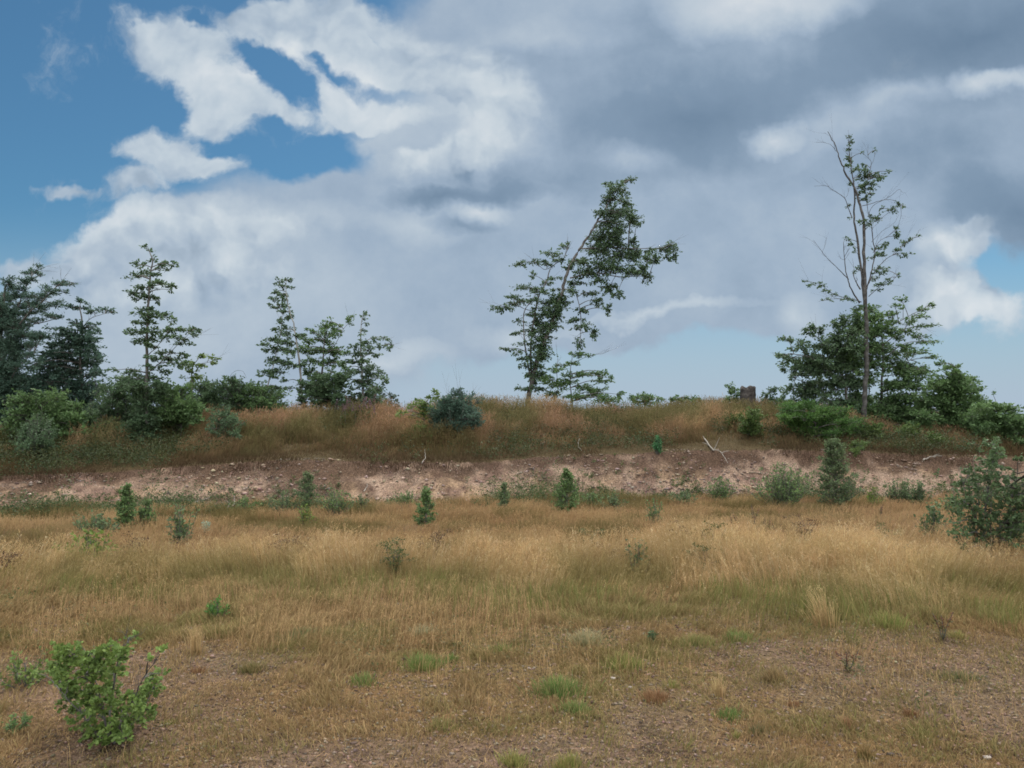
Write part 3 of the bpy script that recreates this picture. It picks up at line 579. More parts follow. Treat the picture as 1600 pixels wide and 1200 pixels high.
t.clumps([(740, 95, 32, 9), (642, 108, 20, 10), (690, 135, 55, 24), (650, 180, 36, 24), (725, 195, 30, 26), (690, 240, 55, 26), (600, 240, 26, 15), (640, 290, 48, 26), (750, 260, 38, 22), (775, 290, 24, 9),
 (650, 335, 62, 22), (700, 318, 40, 18), (600, 358, 42, 17), (660, 385, 70, 22), (762, 368, 22, 16), (772, 420, 30, 36), (590, 415, 50, 20), (700, 440, 55, 26), (530, 465, 50, 18), (610, 480, 55, 22), (690, 490, 45, 20), (740, 512, 42, 20), (800, 500, 34, 20), (822, 540, 24, 22),
 (550, 520, 52, 18), (470, 490, 24, 9), (600, 550, 36, 15), (650, 590, 40, 22), (685, 618, 30, 14), (570, 605, 34, 13), (500, 560, 34, 15), (470, 600, 26, 16), (520, 688, 30, 12), (590, 640, 30, 12), (640, 680, 14, 22), (600, 665, 18, 8),
 (930, 400, 34, 22), (955, 440, 16, 22), (915, 440, 16, 16), (862, 450, 20, 26), (828, 455, 18, 26), (840, 415, 34, 8), (890, 410, 16, 12),
 (500, 730, 40, 11), (540, 760, 26, 14), (582, 790, 16, 28), (515, 835, 16, 22), (505, 770, 18, 9), (380, 425, 48, 10), (440, 400, 22, 9), (455, 384, 12, 5), (240, 475, 42, 9), (310, 465, 34, 9), (362, 470, 30, 9), (425, 455, 30, 10), (303, 527, 11, 15), (400, 540, 30, 7),
 (355, 562, 26, 9), (270, 580, 50, 11), (325, 600, 52, 11), (400, 590, 22, 7), (215, 620, 30, 7), (245, 640, 50, 12), (165, 678, 52, 11), (120, 672, 18, 6), (200, 660, 30, 8), (310, 645, 34, 9), (380, 645, 40, 20), (435, 650, 34, 24), (405, 690, 38, 20), (355, 700, 36, 14), (290, 705, 34, 8), (240, 740, 22, 8), (340, 742, 36, 13), (372, 770, 26, 11),
 (230, 790, 26, 7), (290, 782, 42, 10), (350, 810, 36, 13), (178, 862, 30, 7), (230, 880, 26, 8), (270, 842, 36, 9), (330, 858, 42, 13), (240, 910, 22, 7), (300, 900, 44, 11), (350, 905, 22, 10), (255, 942, 24, 9), (312, 940, 42, 11), (285, 980, 36, 10), (335, 990, 36, 11), (240, 1048, 22, 8), (285, 1050, 30, 10), (330, 1045, 26, 14)], .9)
t.fill([(640, 200), (740, 210), (780, 290), (700, 330), (790, 440), (780, 520), (620, 500), (500, 540), (470, 490), (560, 400), (620, 290)], 50, .6, .16, .6); t.fill([(330, 640), (440, 620), (440, 700), (380, 800), (350, 960), (300, 1040), (300, 800)], 40, .7, .4, .5)
t.done()
t = Tree('young_beech', 'low spreading young beech beside the foot of the leaning tree, one bare twig reaching right', 'tree', 23.0, 500, R3, seed=4, **MID)
t.trunk([(480, 1105), (470, 1000), (480, 900)], .03, .008)
t.branch([(480, 930), (560, 895), (620, 885), (650, 870)], .008, .003)
t.branch([(415, 1060), (410, 950), (417, 912)], .010, .005)
t.clumps([(400, 960, 40, 11), (440, 938, 22, 8), (370, 1005, 34, 14), (420, 1030, 50, 22), (390, 1072, 34, 20), (500, 890, 34, 11), (560, 893, 16, 5), (480, 930, 34, 9), (520, 980, 44, 11), (470, 1015, 34, 12), (540, 1040, 44, 14), (600, 980, 40, 9), (640, 972, 14, 5),
 (622, 1010, 40, 12), (660, 1000, 14, 6), (500, 1080, 50, 16), (590, 1065, 50, 24), (640, 1098, 50, 18), (695, 1072, 18, 7), (705, 1092, 20, 8), (450, 985, 26, 8)])
t.done()
for k_, (nm, lb, D_, x0, cl) in enumerate([
 ('low_shrub', 'low dark rounded shrub on the crest right of the young beech', 23.2, 810, [(770, 1090, 22, 12), (800, 1078, 26, 10), (835, 1085, 32, 12), (870, 1092, 20, 10), (800, 1105, 50, 16)]),
 ('low_shrub', 'thin straggly shrub line on the crest midway between leaning tree and stump', 23.6, 960, [(935, 1095, 14, 10), (960, 1092, 18, 8), (990, 1100, 20, 8), (1020, 1092, 18, 10), (1050, 1098, 20, 8), (1075, 1110, 20, 8)])]):
    t = Tree(nm, lb, 'shrub', D_, x0, R3, seed=20+k_, **MID); t.trunk([(x0, 1120), (x0+3, 1085)], .015, .005); t.clumps(cl); t.done()
# -------- half-bare tall tree on the right
t = Tree('half_bare_tree', 'tallest tree, grey and half dead with bare twigs at the top, right of the stump', 'tree', 20.5, 600, R4, seed=5, leaf=.066, bark=GREYBARK, dens=1.0, grow=1.35, depth=.7, **DK)
t.trunk([(598, 1660), (604, 1560), (612, 1400), (612, 1200), (610, 1050), (600, 850), (600, 620), (580, 500), (545, 400), (500, 320), (465, 240), (440, 160), (400, 90)], .085, .007)
t.branch([(604, 1050), (590, 900), (565, 700), (545, 560), (550, 430), (530, 300), (520, 200), (515, 115)], .042, .006, .2)
t.branch([(615, 960), (640, 870), (660, 760), (648, 680), (640, 600), (618, 510), (612, 430)], .020, .005, .3)
t.branch([(575, 1035), (530, 960), (505, 880), (490, 780), (487, 700)], .022, .006, -.3)
t.branch([(515, 905), (455, 845), (390, 780), (322, 688)], .012, .003, -.5)
t.branch([(370, 755), (388, 710), (392, 675)], .004, .002, 0)
t.branch([(535, 565), (512, 510), (492, 456), (430, 415), (390, 390), (325, 391)], .013, .003, -.4)
t.branch([(500, 455), (512, 430), (515, 400)], .004, .002, 0)
t.branch([(447, 200), (420, 165), (385, 152), (335, 150)], .006, .002, -.1)
t.branch([(440, 190), (425, 130), (380, 95)], .005, .002, .1)
t.branch([(590, 500), (640, 488), (720, 465), (785, 480), (805, 530), (795, 590), (770, 640)], .010, .002, .5)
t.branch([(620, 560), (650, 500), (740, 450), (790, 410), (812, 426)], .008, .002, -.4)
t.branch([(600, 420), (640, 275), (622, 230), (622, 160)], .009, .002, .3)
t.branch([(632, 290), (655, 240), (660, 195)], .006, .002, .1)
t.branch([(622, 235), (600, 215), (580, 205)], .004, .002, 0)
t.branch([(620, 940), (660, 860), (720, 795), (780, 755), (850, 690), (912, 664)], .014, .003, .5)
t.branch([(625, 1000), (690, 945), (745, 925), (785, 882)], .011, .003, -.4)
t.branch([(585, 1030), (540, 1015), (440, 990), (350, 930), (268, 914)], .014, .003, -.5)
t.branch([(545, 1018), (440, 1012), (350, 1026)], .009, .003, .3)
t.branch([(650, 760), (680, 700), (740, 660), (795, 612)], .009, .002, .4)
t.branch([(600, 640), (640, 600), (700, 565), (760, 520), (815, 495)], .009, .002, -.3)
t.branch([(580, 960), (555, 920), (540, 872)], .020, .008, -.15)
t.branch([(640, 700), (700, 640), (760, 600), (795, 545)], .005, .002, .3)
t.clumps([(517, 118, 10, 6), (525, 150, 14, 12), (522, 178, 14, 10), (520, 245, 20, 22), (515, 272, 18, 12), (560, 300, 24, 14), (600, 270, 14, 7), (600, 305, 28, 14), (590, 340, 40, 18), (640, 335, 38, 20), (682, 350, 28, 20), (630, 380, 48, 17), (580, 388, 30, 12), (612, 412, 36, 13), (640, 430, 22, 10), (600, 460, 30, 14), (585, 430, 20, 12), (515, 375, 12, 8), (525, 495, 17, 8),
 (740, 310, 14, 6), (712, 330, 8, 5), (660, 193, 14, 6), (590, 208, 7, 3), (700, 512, 9, 6), (742, 528, 28, 14), (780, 495, 22, 10), (812, 497, 10, 7), (660, 570, 28, 16), (625, 595, 34, 11), (582, 580, 22, 10), (508, 569, 10, 4), (498, 680, 11, 5), (515, 690, 10, 6), (532, 715, 12, 14), (550, 748, 8, 10), (780, 635, 14, 18), (768, 668, 22, 11), (725, 708, 22, 13), (690, 735, 26, 14), (700, 765, 30, 11), (668, 772, 26, 11), (640, 780, 18, 8), (780, 745, 24, 10), (820, 708, 28, 13), (858, 688, 18, 8), (905, 668, 12, 6), (832, 766, 34, 7), (800, 773, 12, 6),
 (700, 850, 34, 11), (680, 870, 32, 12), (722, 856, 14, 7), (660, 905, 24, 10), (558, 850, 20, 14), (728, 903, 14, 8), (690, 940, 34, 10), (740, 922, 18, 7), (782, 884, 11, 8), (668, 965, 24, 8), (300, 935, 14, 6), (350, 937, 30, 9), (400, 965, 30, 10), (272, 916, 9, 5), (440, 990, 16, 6), (500, 1010, 34, 9), (545, 1020, 18, 8), (395, 1020, 38, 4), (570, 1060, 30, 20), (640, 1080, 20, 14)], .75)
t.done()
t = Tree('undergrowth_beech', 'green bushy beech growth closing round the foot of the half-bare trunk', 'tree', 21.2, 690, R5, seed=14, **MID)
t.trunk([(690, 560), (688, 400), (692, 200)], .035, .008)
t.clumps([(640, 110, 40, 16), (700, 120, 34, 16), (660, 160, 46, 22), (720, 170, 34, 18)]); t.fill([(600, 150), (740, 160), (750, 320), (700, 400), (600, 400)], 48, .75, .6, .4); t.fill([(600, 420), (720, 470), (800, 480), (1000, 560), (980, 640), (620, 600)], 42, .78, .9, .5); t.done()
t = Tree('spreading_beech', 'dark leafy beech reaching left, in front of the half-bare trunk', 'tree', 20.9, 560, R5, seed=6, droop=.3, **DK)
t.trunk([(600, 540), (590, 420), (560, 300), (560, 180)], .06, .015)
t.branch([(585, 400), (500, 330), (420, 280), (300, 280)], .03, .006, -.9); t.branch([(575, 330), (500, 240), (440, 170)], .025, .006, -.4); t.branch([(590, 430), (480, 410), (380, 380)], .02, .006, .6)
t.clumps([(345, 208, 26, 12), (305, 282, 22, 6), (335, 280, 22, 12), (360, 300, 30, 16), (400, 240, 36, 18), (440, 175, 32, 20), (480, 180, 18, 16), (335, 330, 14, 16), (380, 322, 30, 18), (376, 366, 14, 16), (432, 285, 40, 24), (500, 235, 42, 24), (560, 150, 36, 20), (590, 125, 34, 14), (640, 150, 40, 24), (560, 200, 42, 24), (620, 195, 42, 24), (500, 290, 46, 24), (565, 270, 48, 26), (630, 250, 40, 26), (420, 330, 30, 18), (480, 340, 40, 20), (550, 330, 40, 22), (620, 320, 40, 24)])
t.fill([(330, 450), (390, 370), (420, 300), (500, 230), (640, 200), (650, 570), (360, 540)], 48, .75, .6, .4)
t.done()
t = Tree('feathery_beech', 'beech with long feathery horizontal sprays, behind and right of the half-bare trunk', 'tree', 21.6, 760, R5, seed=7, flat=.4, **MID)
t.trunk([(740, 560), (740, 400), (745, 250), (720, 110)], .06, .012)
for q_ in ([(745, 300), (840, 230), (975, 222)], [(742, 240), (840, 170), (970, 155)], [(735, 180), (830, 130), (940, 72)], [(742, 350), (860, 300), (950, 292)]): t.branch(q_, .018, .004)
t.clumps([(690, 85, 36, 14), (730, 120, 44, 18), (755, 145, 36, 14), (822, 48, 18, 8), (795, 75, 14, 7), (830, 85, 10, 5), (780, 110, 26, 10), (905, 95, 22, 9), (940, 73, 20, 6), (895, 118, 34, 8), (850, 140, 36, 9), (945, 155, 34, 4), (905, 160, 26, 5), (850, 182, 34, 11), (890, 200, 34, 8), (950, 224, 32, 4), (910, 228, 24, 6), (800, 205, 34, 14), (760, 180, 40, 20), (700, 180, 30, 30), (700, 250, 30, 26), (760, 250, 40, 16), (825, 250, 44, 12), (900, 268, 34, 9), (945, 290, 28, 7), (800, 300, 40, 14), (860, 325, 46, 14), (910, 350, 44, 14), (860, 370, 44, 14),
 (790, 350, 36, 13), (790, 400, 44, 16), (860, 410, 50, 18), (740, 440, 24, 12, .5), (800, 450, 50, 20), (870, 470, 50, 20), (760, 320, 26, 10), (720, 490, 26, 14, .7), (780, 520, 46, 22), (690, 520, 30, 18, .7), (850, 530, 60, 26)])
t.fill([(720, 260), (860, 250), (930, 330), (960, 420), (930, 580), (690, 590), (760, 420)], 50, .7, .5, .35)
t.done()
t = Tree('pointed_beech', 'dense green pointed tree right of the half-bare trunk', 'tree', 20.2, 1030, R5, seed=8, upsweep=.25, **MID)
t.trunk([(1020, 600), (1030, 450), (1050, 330)], .05, .01)
t.clumps([(985, 318, 20, 8), (1050, 335, 20, 16), (1005, 335, 22, 10), (1060, 362, 32, 14), (1010, 370, 40, 16), (1090, 385, 26, 13), (1108, 400, 14, 10), (1120, 432, 20, 12), (1075, 420, 40, 16), (1010, 415, 46, 18), (960, 420, 34, 16)])
t.fill([(930, 440), (1000, 380), (1090, 390), (1140, 470), (1150, 650), (880, 650), (870, 500)], 44, .78, 1.0, .5); t.done()
t = Tree('broad_shrub', 'broad dark green shrub at the far right end of the crest', 'shrub', 18.5, 1230, R5, seed=9, upsweep=.2, **MID)
t.trunk([(1230, 660), (1230, 520)], .03, .01)
t.clumps([(1205, 485, 24, 10), (1150, 505, 26, 14), (1250, 498, 22, 12), (1205, 445, 4, 14, .4), (1290, 540, 20, 16), (1305, 560, 14, 10)])
t.fill([(1110, 510), (1270, 500), (1320, 560), (1400, 620), (1400, 800), (1200, 760), (1100, 660)], 44, .78, 1.0, .5); t.done()
t = Tree('fir_shrub', 'bright green low fir shrub at the edge of the rise, below the half-bare tree', 'shrub', 18.6, 460, R5, seed=10, leaf=.055, aspect=.35, upsweep=.35, col=(.05, .12, .03), col2=(.12, .22, .05))
t.trunk([(460, 620), (470, 520)], .03, .01)
t.fill([(330, 500), (420, 490), (560, 510), (640, 560), (640, 610), (520, 615), (400, 610), (340, 560)], 40, .8, .8, .4); t.clumps([(400, 612, 26, 8), (330, 540, 24, 9)]); t.done()
# stump neighbours
t = Tree('small_beech', 'small light green beech sapling close behind the left side of the stump', 'sapling', 22.5, 130, R5, seed=11, **MID)
t.trunk([(135, 500), (130, 420)], .014, .004); t.clumps([(110, 408, 14, 6), (125, 425, 24, 9), (100, 440, 14, 6), (140, 445, 22, 9), (115, 465, 30, 10), (90, 470, 14, 6)]); t.done()
t = Tree('small_beech', 'small dark beech sapling close behind the right side of the stump', 'sapling', 22.3, 275, R5, seed=12, **DK)
t.trunk([(280, 510), (275, 425)], .014, .004); t.clumps([(275, 425, 24, 8), (255, 445, 22, 8), (295, 435, 14, 7), (270, 465, 34, 10), (310, 465, 16, 6), (290, 485, 34, 12), (240, 480, 20, 8)]); t.done()
t = Tree('twiggy_sapling', 'thin twiggy sapling with few leaves between the stump and the spreading beech', 'sapling', 21.8, 335, R5, seed=13, **MID)
t.trunk([(335, 520), (328, 425)], .010, .003); t.clumps([(325, 422, 8, 6), (335, 440, 12, 6), (325, 460, 16, 7), (345, 475, 18, 8), (330, 495, 22, 10)]); t.done()
for k_, (X_, Y_, w_, h_, lb) in enumerate([(640, 668, 30, 26, 'small green bush growing in the turf lip below the spreading beech'), (200, 570, 44, 50, 'dull green bush in the red grass below the stump'), (130, 560, 30, 26, 'little dark bush in the red grass left of and below the stump'), (860, 610, 50, 30, 'green weedy bush under the feathery beech'), (700, 600, 60, 34, 'green broom-like bush at the foot of the half-bare tree'), (960, 640, 40, 26, 'yellowish green weedy bush under the pointed tree')]):
    t = Tree('weedy_bush', lb, 'bush', 18.4, X_, R5, seed=30+k_, leaf=.06, dens=.8, upsweep=.4, col=(.065, .11, .03), col2=(.12, .17, .05)); t.D = float(ground_at(1100+X_/2.6667, 450+(Y_+h_)/2.6667, 12)[1]); t.base = A(0, 0, 0); g = ground_at(1100+X_/2.6667, 450+(Y_+h_)/2.6667, 12); t.base = g; t.root.location = g
    t.trunk([(X_, Y_+h_*.8), (X_+2, Y_)], .012, .004); t.fill([(X_-w_, Y_+h_), (X_-w_*.8, Y_-h_*.3), (X_, Y_-h_), (X_+w_*.8, Y_-h_*.2), (X_+w_, Y_+h_)], 24, .8, .7, .6); t.done()
# -------- left group
t = Tree('feathery_larch', 'large dark blue-green tree with feathery upswept boughs, cut by the left edge', 'tree', 18.8, 15, R1, seed=40, leaf=.07, aspect=.32, upsweep=.35, flat=.9, dens=1.25, depth=.8, **BL)
t.trunk([(-10, 1000), (-5, 700), (5, 450), (25, 230)], .09, .02)
t.branch([(5, 560), (60, 400), (110, 260), (180, 138)], .03, .005, .5); t.branch([(0, 600), (100, 400), (200, 300), (290, 215), (352, 220)], .03, .005, -.7); t.branch([(0, 650), (120, 440), (220, 395), (300, 378)], .025, .005, .6); t.branch([(0, 760), (80, 620), (160, 545)], .02, .005, -.5)
t.clumps([(180, 145, 10, 12, .7), (150, 165, 26, 10), (115, 175, 16, 6), (195, 182, 18, 7), (110, 210, 26, 12), (150, 205, 20, 8), (40, 225, 20, 26), (95, 250, 28, 12), (80, 280, 32, 12), (130, 290, 26, 10), (275, 225, 26, 10), (215, 240, 12, 8), (325, 228, 24, 6), (240, 265, 36, 10), (300, 262, 20, 5), (190, 290, 40, 12), (150, 320, 36, 14), (260, 320, 28, 10), (100, 330, 36, 14), (40, 300, 30, 26), (200, 345, 40, 10), (60, 360, 46, 20), (130, 365, 46, 12), (230, 380, 40, 8), (285, 380, 22, 5), (150, 400, 40, 10), (90, 410, 46, 16), (20, 400, 40, 30), (60, 450, 46, 22), (120, 470, 40, 16), (170, 480, 34, 14), (200, 465, 28, 10), (150, 510, 30, 12), (100, 520, 40, 18), (30, 520, 40, 30), (80, 570, 40, 20), (140, 555, 26, 8), (60, 600, 40, 16), (20, 620, 46, 34)])
t.fill([(-60, 300), (60, 330), (110, 480), (100, 620), (-60, 640)], 54, .7, .5, .5, skip=.25); t.fill([(-60, 600), (100, 620), (110, 760), (60, 900), (40, 1000), (-60, 1000)], 52, .8, .8, .5); t.done()
t = Tree('flat_topped_beech', 'leafy tree with a flat overhanging top spray, second from the left edge', 'tree', 19.4, 385, R1, seed=41, leaf=.075, **BL)
t.trunk([(390, 960), (385, 750), (375, 560), (385, 420), (375, 320)], .055, .012); t.branch([(385, 430), (430, 380), (540, 350)], .012, .004)
t.clumps([(380, 305, 26, 10), (335, 328, 26, 10), (380, 332, 38, 10), (440, 348, 36, 9), (500, 342, 28, 8), (530, 352, 12, 6), (440, 412, 22, 8), (462, 430, 11, 13), (345, 405, 28, 11), (385, 430, 40, 15), (270, 432, 36, 12), (230, 465, 34, 10), (300, 465, 44, 14), (360, 475, 56, 18), (425, 480, 36, 15), (480, 518, 5, 5, .5), (250, 510, 34, 12), (330, 515, 44, 14), (400, 535, 48, 18), (452, 540, 10, 18), (230, 545, 30, 10), (290, 560, 38, 14), (200, 590, 30, 14), (370, 585, 54, 18), (430, 600, 32, 12), (270, 610, 44, 16), (160, 620, 30, 12), (340, 640, 54, 22), (430, 645, 36, 18), (230, 650, 50, 20), (450, 690, 26, 16)])
t.fill([(210, 480), (300, 430), (420, 450), (470, 600), (460, 680), (120, 680)], 56, .7, .5, .5, skip=.3); t.fill([(130, 660), (460, 680), (480, 760), (450, 900), (360, 960), (150, 900)], 54, .8, .8, .5); t.done()
t = Tree('slender_beech', 'tall slender tree with layered tiers of foliage, standing apart in the left group', 'tree', 17.6, 690, R1, seed=42, leaf=.07, dens=1.1, **DK)
t.trunk([(690, 950), (688, 800), (688, 600), (690, 450), (697, 300), (703, 200), (715, 110), (700, 70), (683, 48)], .055, .006)
t.branch([(690, 640), (760, 580), (830, 510), (900, 440)], .014, .004); t.branch([(690, 560), (740, 510), (780, 460)], .012, .004)
t.clumps([(685, 48, 12, 4), (703, 68, 12, 4), (655, 130, 22, 8), (640, 138, 12, 4), (720, 108, 16, 9), (755, 130, 24, 9), (780, 150, 14, 8), (803, 130, 18, 8), (640, 183, 38, 9), (682, 168, 24, 8), (598, 192, 12, 4), (725, 175, 20, 8), (740, 150, 14, 7), (735, 218, 14, 6), (620, 262, 38, 9), (680, 238, 44, 11), (765, 220, 50, 10), (812, 226, 16, 10), (798, 248, 5, 12), (700, 285, 50, 11), (640, 292, 14, 6), (745, 302, 12, 14), (675, 343, 36, 11), (650, 365, 24, 7), (720, 370, 52, 11), (780, 366, 30, 9), (806, 390, 7, 14), (700, 402, 52, 10), (645, 402, 18, 6), (600, 455, 22, 5), (650, 448, 48, 11), (720, 445, 52, 12), (800, 433, 52, 11), (875, 438, 42, 11), (925, 436, 18, 7), (900, 460, 22, 7), (690, 482, 60, 12), (640, 497, 20, 5), (780, 472, 42, 11), (842, 478, 34, 9), (870, 505, 36, 6), (720, 512, 30, 10), (765, 545, 44, 8), (720, 572, 40, 10), (862, 553, 28, 9), (800, 575, 54, 12), (850, 600, 44, 10), (720, 610, 46, 10), (765, 630, 34, 8), (530, 625, 28, 5), (610, 632, 38, 10), (560, 660, 36, 10), (640, 670, 54, 16), (705, 660, 44, 13), (740, 690, 40, 12)])
t.fill([(560, 690), (760, 690), (740, 760), (740, 930), (700, 960), (620, 950), (640, 760)], 46, .8, .8, .5); t.done()
t = Tree('yellow_green_maple', 'small yellowish green tree with an arm reaching right, in the left group', 'tree', 19.0, 900, R1, seed=43, **LT)
t.trunk([(898, 860), (900, 700), (900, 620), (930, 570)], .03, .008); t.branch([(905, 640), (860, 600), (840, 560)], .010, .004); t.branch([(915, 600), (970, 590), (1040, 568)], .009, .003)
t.clumps([(940, 566, 24, 9), (985, 565, 12, 6), (1000, 590, 10, 10), (1015, 570, 22, 6), (900, 598, 44, 12), (850, 600, 26, 10), (945, 600, 18, 10), (900, 635, 30, 11), (920, 655, 24, 9), (880, 665, 18, 8), (900, 690, 20, 12)], .85); t.done()
# the thicket: separate bushes in a row
lefts = [('tall_bush', 'green leafy bush filling the gap below the two trees at the left edge', 18.0, 170, [(40, 740), (280, 730), (310, 920), (40, 920)], MID), ('tall_bush', 'dark bush between the flat-topped tree and the slender tree', 18.6, 560, [(470, 700), (640, 690), (650, 880), (560, 930), (440, 920)], DK),
 ('tall_bush', 'rounded green bush right of the slender trunk, under the yellowish tree', 18.2, 810, [(730, 705), (900, 700), (910, 880), (740, 900)], MID), ('low_conifer', 'row-end young conifer with spiky tops under the arm of the yellowish tree', 20.0, 960, [(890, 700), (960, 690), (1050, 700), (1060, 840), (890, 860)], DK),
 ('low_conifer', 'young conifer with ragged top left of the two-stemmed tree clump', 20.3, 1100, [(1020, 690), (1060, 668), (1120, 682), (1140, 830), (1030, 840)], DK), ('low_conifer', 'green conifer bush at the right end of the hedge-like left thicket', 20.4, 1190, [(1100, 705), (1150, 690), (1200, 700), (1270, 725), (1300, 820), (1110, 830)], MID)]
for k_, (nm, lb, D_, x0, po, cd) in enumerate(lefts):
    t = Tree(nm, lb, 'bush', D_, x0, R1, seed=50+k_, upsweep=.35, **cd); t.trunk([(x0, po[-1][1]), (x0, (po[0][1]+po[-1][1])/2)], .02, .006); t.fill(po, 42, .8, .45, .5); pw = max(p[0] for p in po)-min(p[0] for p in po); ph = max(p[1] for p in po)-min(p[1] for p in po); t.shoots(44, t.m(ph)*1.3, t.m(pw)*.7, [(0, .6), (.6, 1), (1, .9)], 40)
    t.done()
t = Tree('arching_twig', 'bare thin twig bowed into an arch above the hedge-like left thicket', 'twig', 20.2, 1085, R1, seed=57, **DK); t.trunk([(1080, 680), (1085, 645), (1110, 627), (1140, 632), (1155, 660)], .006, .003); t.done()
tail = [('tall_bush', 'mid green scrub on the slope between the left-edge shrubs and the slender tree', 17.6, 330, [(250, 800), (380, 790), (420, 960), (250, 970)], MID), ('tall_bush', 'low green scrub on the slope right of the slender tree foot', 18.0, 850, [(760, 800), (930, 790), (930, 880), (780, 900)], MID), ('tall_bush', 'green bush at the back between the left thicket and the white-stemmed tree', 22.0, 1235, [(1150, 715), (1250, 740), (1330, 750), (1340, 830), (1150, 840)], MID), ('tall_bush', 'dark bush behind the foot of the feathery tree at the left edge', 20.5, 60, [(-60, 700), (120, 700), (140, 900), (-60, 940)], DK)]
for k_, (nm, lb, D_, x0, po, cd) in enumerate(tail):
    t = Tree(nm, lb, 'bush', D_, x0, R1, seed=58+k_, upsweep=.35, **cd); t.trunk([(x0, po[-1][1]), (x0, (po[0][1]+po[-1][1])/2)], .02, .006); t.fill(po, 42, .8, .95, .5); t.done()
def bush(name, label, X0, Yb, X1, Y1_, T, seed, leaf=.05, cd=DK, ups=.3, sp=26, dens=.9, prof='round', group=None, depth=1.0, aspect=.55, shape='rhomb', cat='bush', dmin=2.0, k=.8, flat=.55, stem=None, air=0):
    """shrub seen between X0..X1 and Y1_..Yb, rooted where that pixel meets the terrain"""
    f = T[2]; xc = (X0+X1)/2; g = ground_at(T[0]+xc/f, T[1]+Yb/f, dmin)
    t = Tree(name, label, cat, float(g[1]), xc, T, seed=seed, leaf=leaf, upsweep=ups, dens=dens, depth=depth, aspect=aspect, shape=shape, group=group, flat=flat, **cd)
    t.base = g; t.root.location = g; h = Yb-Y1_; w_ = (X1-X0)/2
    t.trunk([(xc, Yb-h*.05), (xc+w_*.05, Yb-h*.5), (xc-w_*.03, Y1_+h*.08)], *(stem or (max(.006, t.m(h)*.012), .003)))
    wf = {'round': [(0, .8), (.25, 1), (.6, .95), (.85, .65), (1, .2)], 'cone': [(0, .9), (.2, 1), (.5, .72), (.75, .42), (1, .08)], 'vase': [(0, .35), (.3, .6), (.7, 1), (.9, .95), (1, .6)], 'flat': [(0, .5), (.5, .9), (.85, 1), (1, .9)]}[prof]
    hm, wm = t.m(h), t.m(w_)
    if air:
        N_ = int(10+air*95*min(1.3, wm*hm*4)); t.shoots(int(N_*(1.7 if prof == 'cone' else 1)), hm*1.1, wm*(1.15 if prof == 'cone' else 1.5), wf, int(air*44), prof == 'cone'); return t.done()
    po = [(xc-w_*b_, Yb-h*a_) for a_, b_ in wf]+[(xc+w_*b_, Yb-h*a_) for a_, b_ in wf[::-1]]
    t.fill(po, sp, .8, k*.35, .65)
    for q_ in range(6): t.clump(xc+w_*.8*t.r.uniform(-1, 1)*(.25 if prof == 'cone' else 1), Y1_+h*t.r.uniform(0, .25), sp*.35, sp*.4, .7)
    t.shoots(44, hm*1.35, wm*1.3, wf, 40)
    return t.done()
bush('dark_fir_shrub', 'dark round shrub on the slope directly below the left-edge tree', 90, 1040, 265, 880, R1, 60, cd=DK, sp=34)
bush('dark_fir_shrub', 'narrow dark conifer shrub at the foot of the slender tree', 630, 965, 735, 760, R1, 61, cd=DK, sp=30, prof='cone')
bush('dark_fir_shrub', 'green conifer shrub on the slope between slender tree and the white-stemmed tree', 975, 965, 1130, 830, R1, 62, cd=DK, sp=30, prof='round')
bush('leafy_shrub', 'bright green leafy shrub on the slope just left of the slender tree', 440, 975, 590, 880, R1, 63, cd=MID, sp=30)
bush('leafy_shrub', 'small yellowish green shrub by the left picture edge, under the big dark tree', 10, 985, 110, 880, R1, 64, cd=LT, sp=28)
bush('dark_fir_shrub', 'very dark narrow shrub on the slope below the flat-topped tree', 380, 990, 470, 820, R1, 65, cd=DK, sp=30)
bush('leafy_shrub', 'low pale green weedy shrub at the right end of the left thicket crest', 930, 840, 1030, 770, R1, 66, cd=LT, sp=26)
# -------- second group
t = Tree('white_stemmed_tree', 'slim tree with a straight pale stem and foliage only on its left side', 'tree', 20.8, 375, R2, seed=70, bark=PALEBARK, **DK)
t.trunk([(376, 790), (370, 700), (364, 600), (352, 500), (340, 420), (328, 350), (312, 300), (292, 200), (292, 128)], .045, .006)
t.branch([(192, 680), (215, 600), (240, 500), (262, 400), (270, 300)], .02, .005, .6)
t.clumps([(292, 122, 22, 9), (250, 130, 16, 7), (270, 158, 28, 9), (318, 172, 9, 8), (232, 188, 18, 6), (262, 200, 34, 11), (292, 230, 18, 10), (228, 225, 22, 11), (212, 262, 20, 7), (258, 258, 32, 11), (290, 290, 26, 8), (288, 315, 34, 10), (262, 335, 20, 8), (270, 355, 26, 8), (240, 378, 18, 7), (288, 380, 28, 9), (270, 405, 34, 11), (325, 415, 34, 12), (370, 410, 18, 8), (228, 440, 54, 11), (185, 460, 26, 9), (295, 450, 42, 16), (200, 490, 28, 13), (258, 490, 40, 16), (318, 500, 36, 16), (222, 545, 40, 17), (275, 555, 40, 16), (190, 598, 36, 13), (245, 600, 40, 11), (325, 570, 34, 16), (368, 560, 18, 14), (158, 622, 18, 6), (210, 630, 30, 11), (290, 650, 26, 9), (186, 682, 28, 6), (308, 690, 22, 5), (250, 685, 30, 9)]); t.done()
t = Tree('bushy_maple', 'full leafy tree in the middle of the three-tree clump, one leafy twig reaching up right', 'tree', 21.4, 480, R2, seed=71, **MID)
t.trunk([(470, 780), (476, 640), (482, 540), (490, 440)], .055, .015); t.branch([(490, 520), (545, 460), (590, 380), (618, 345), (632, 308)], .010, .003, -.3)
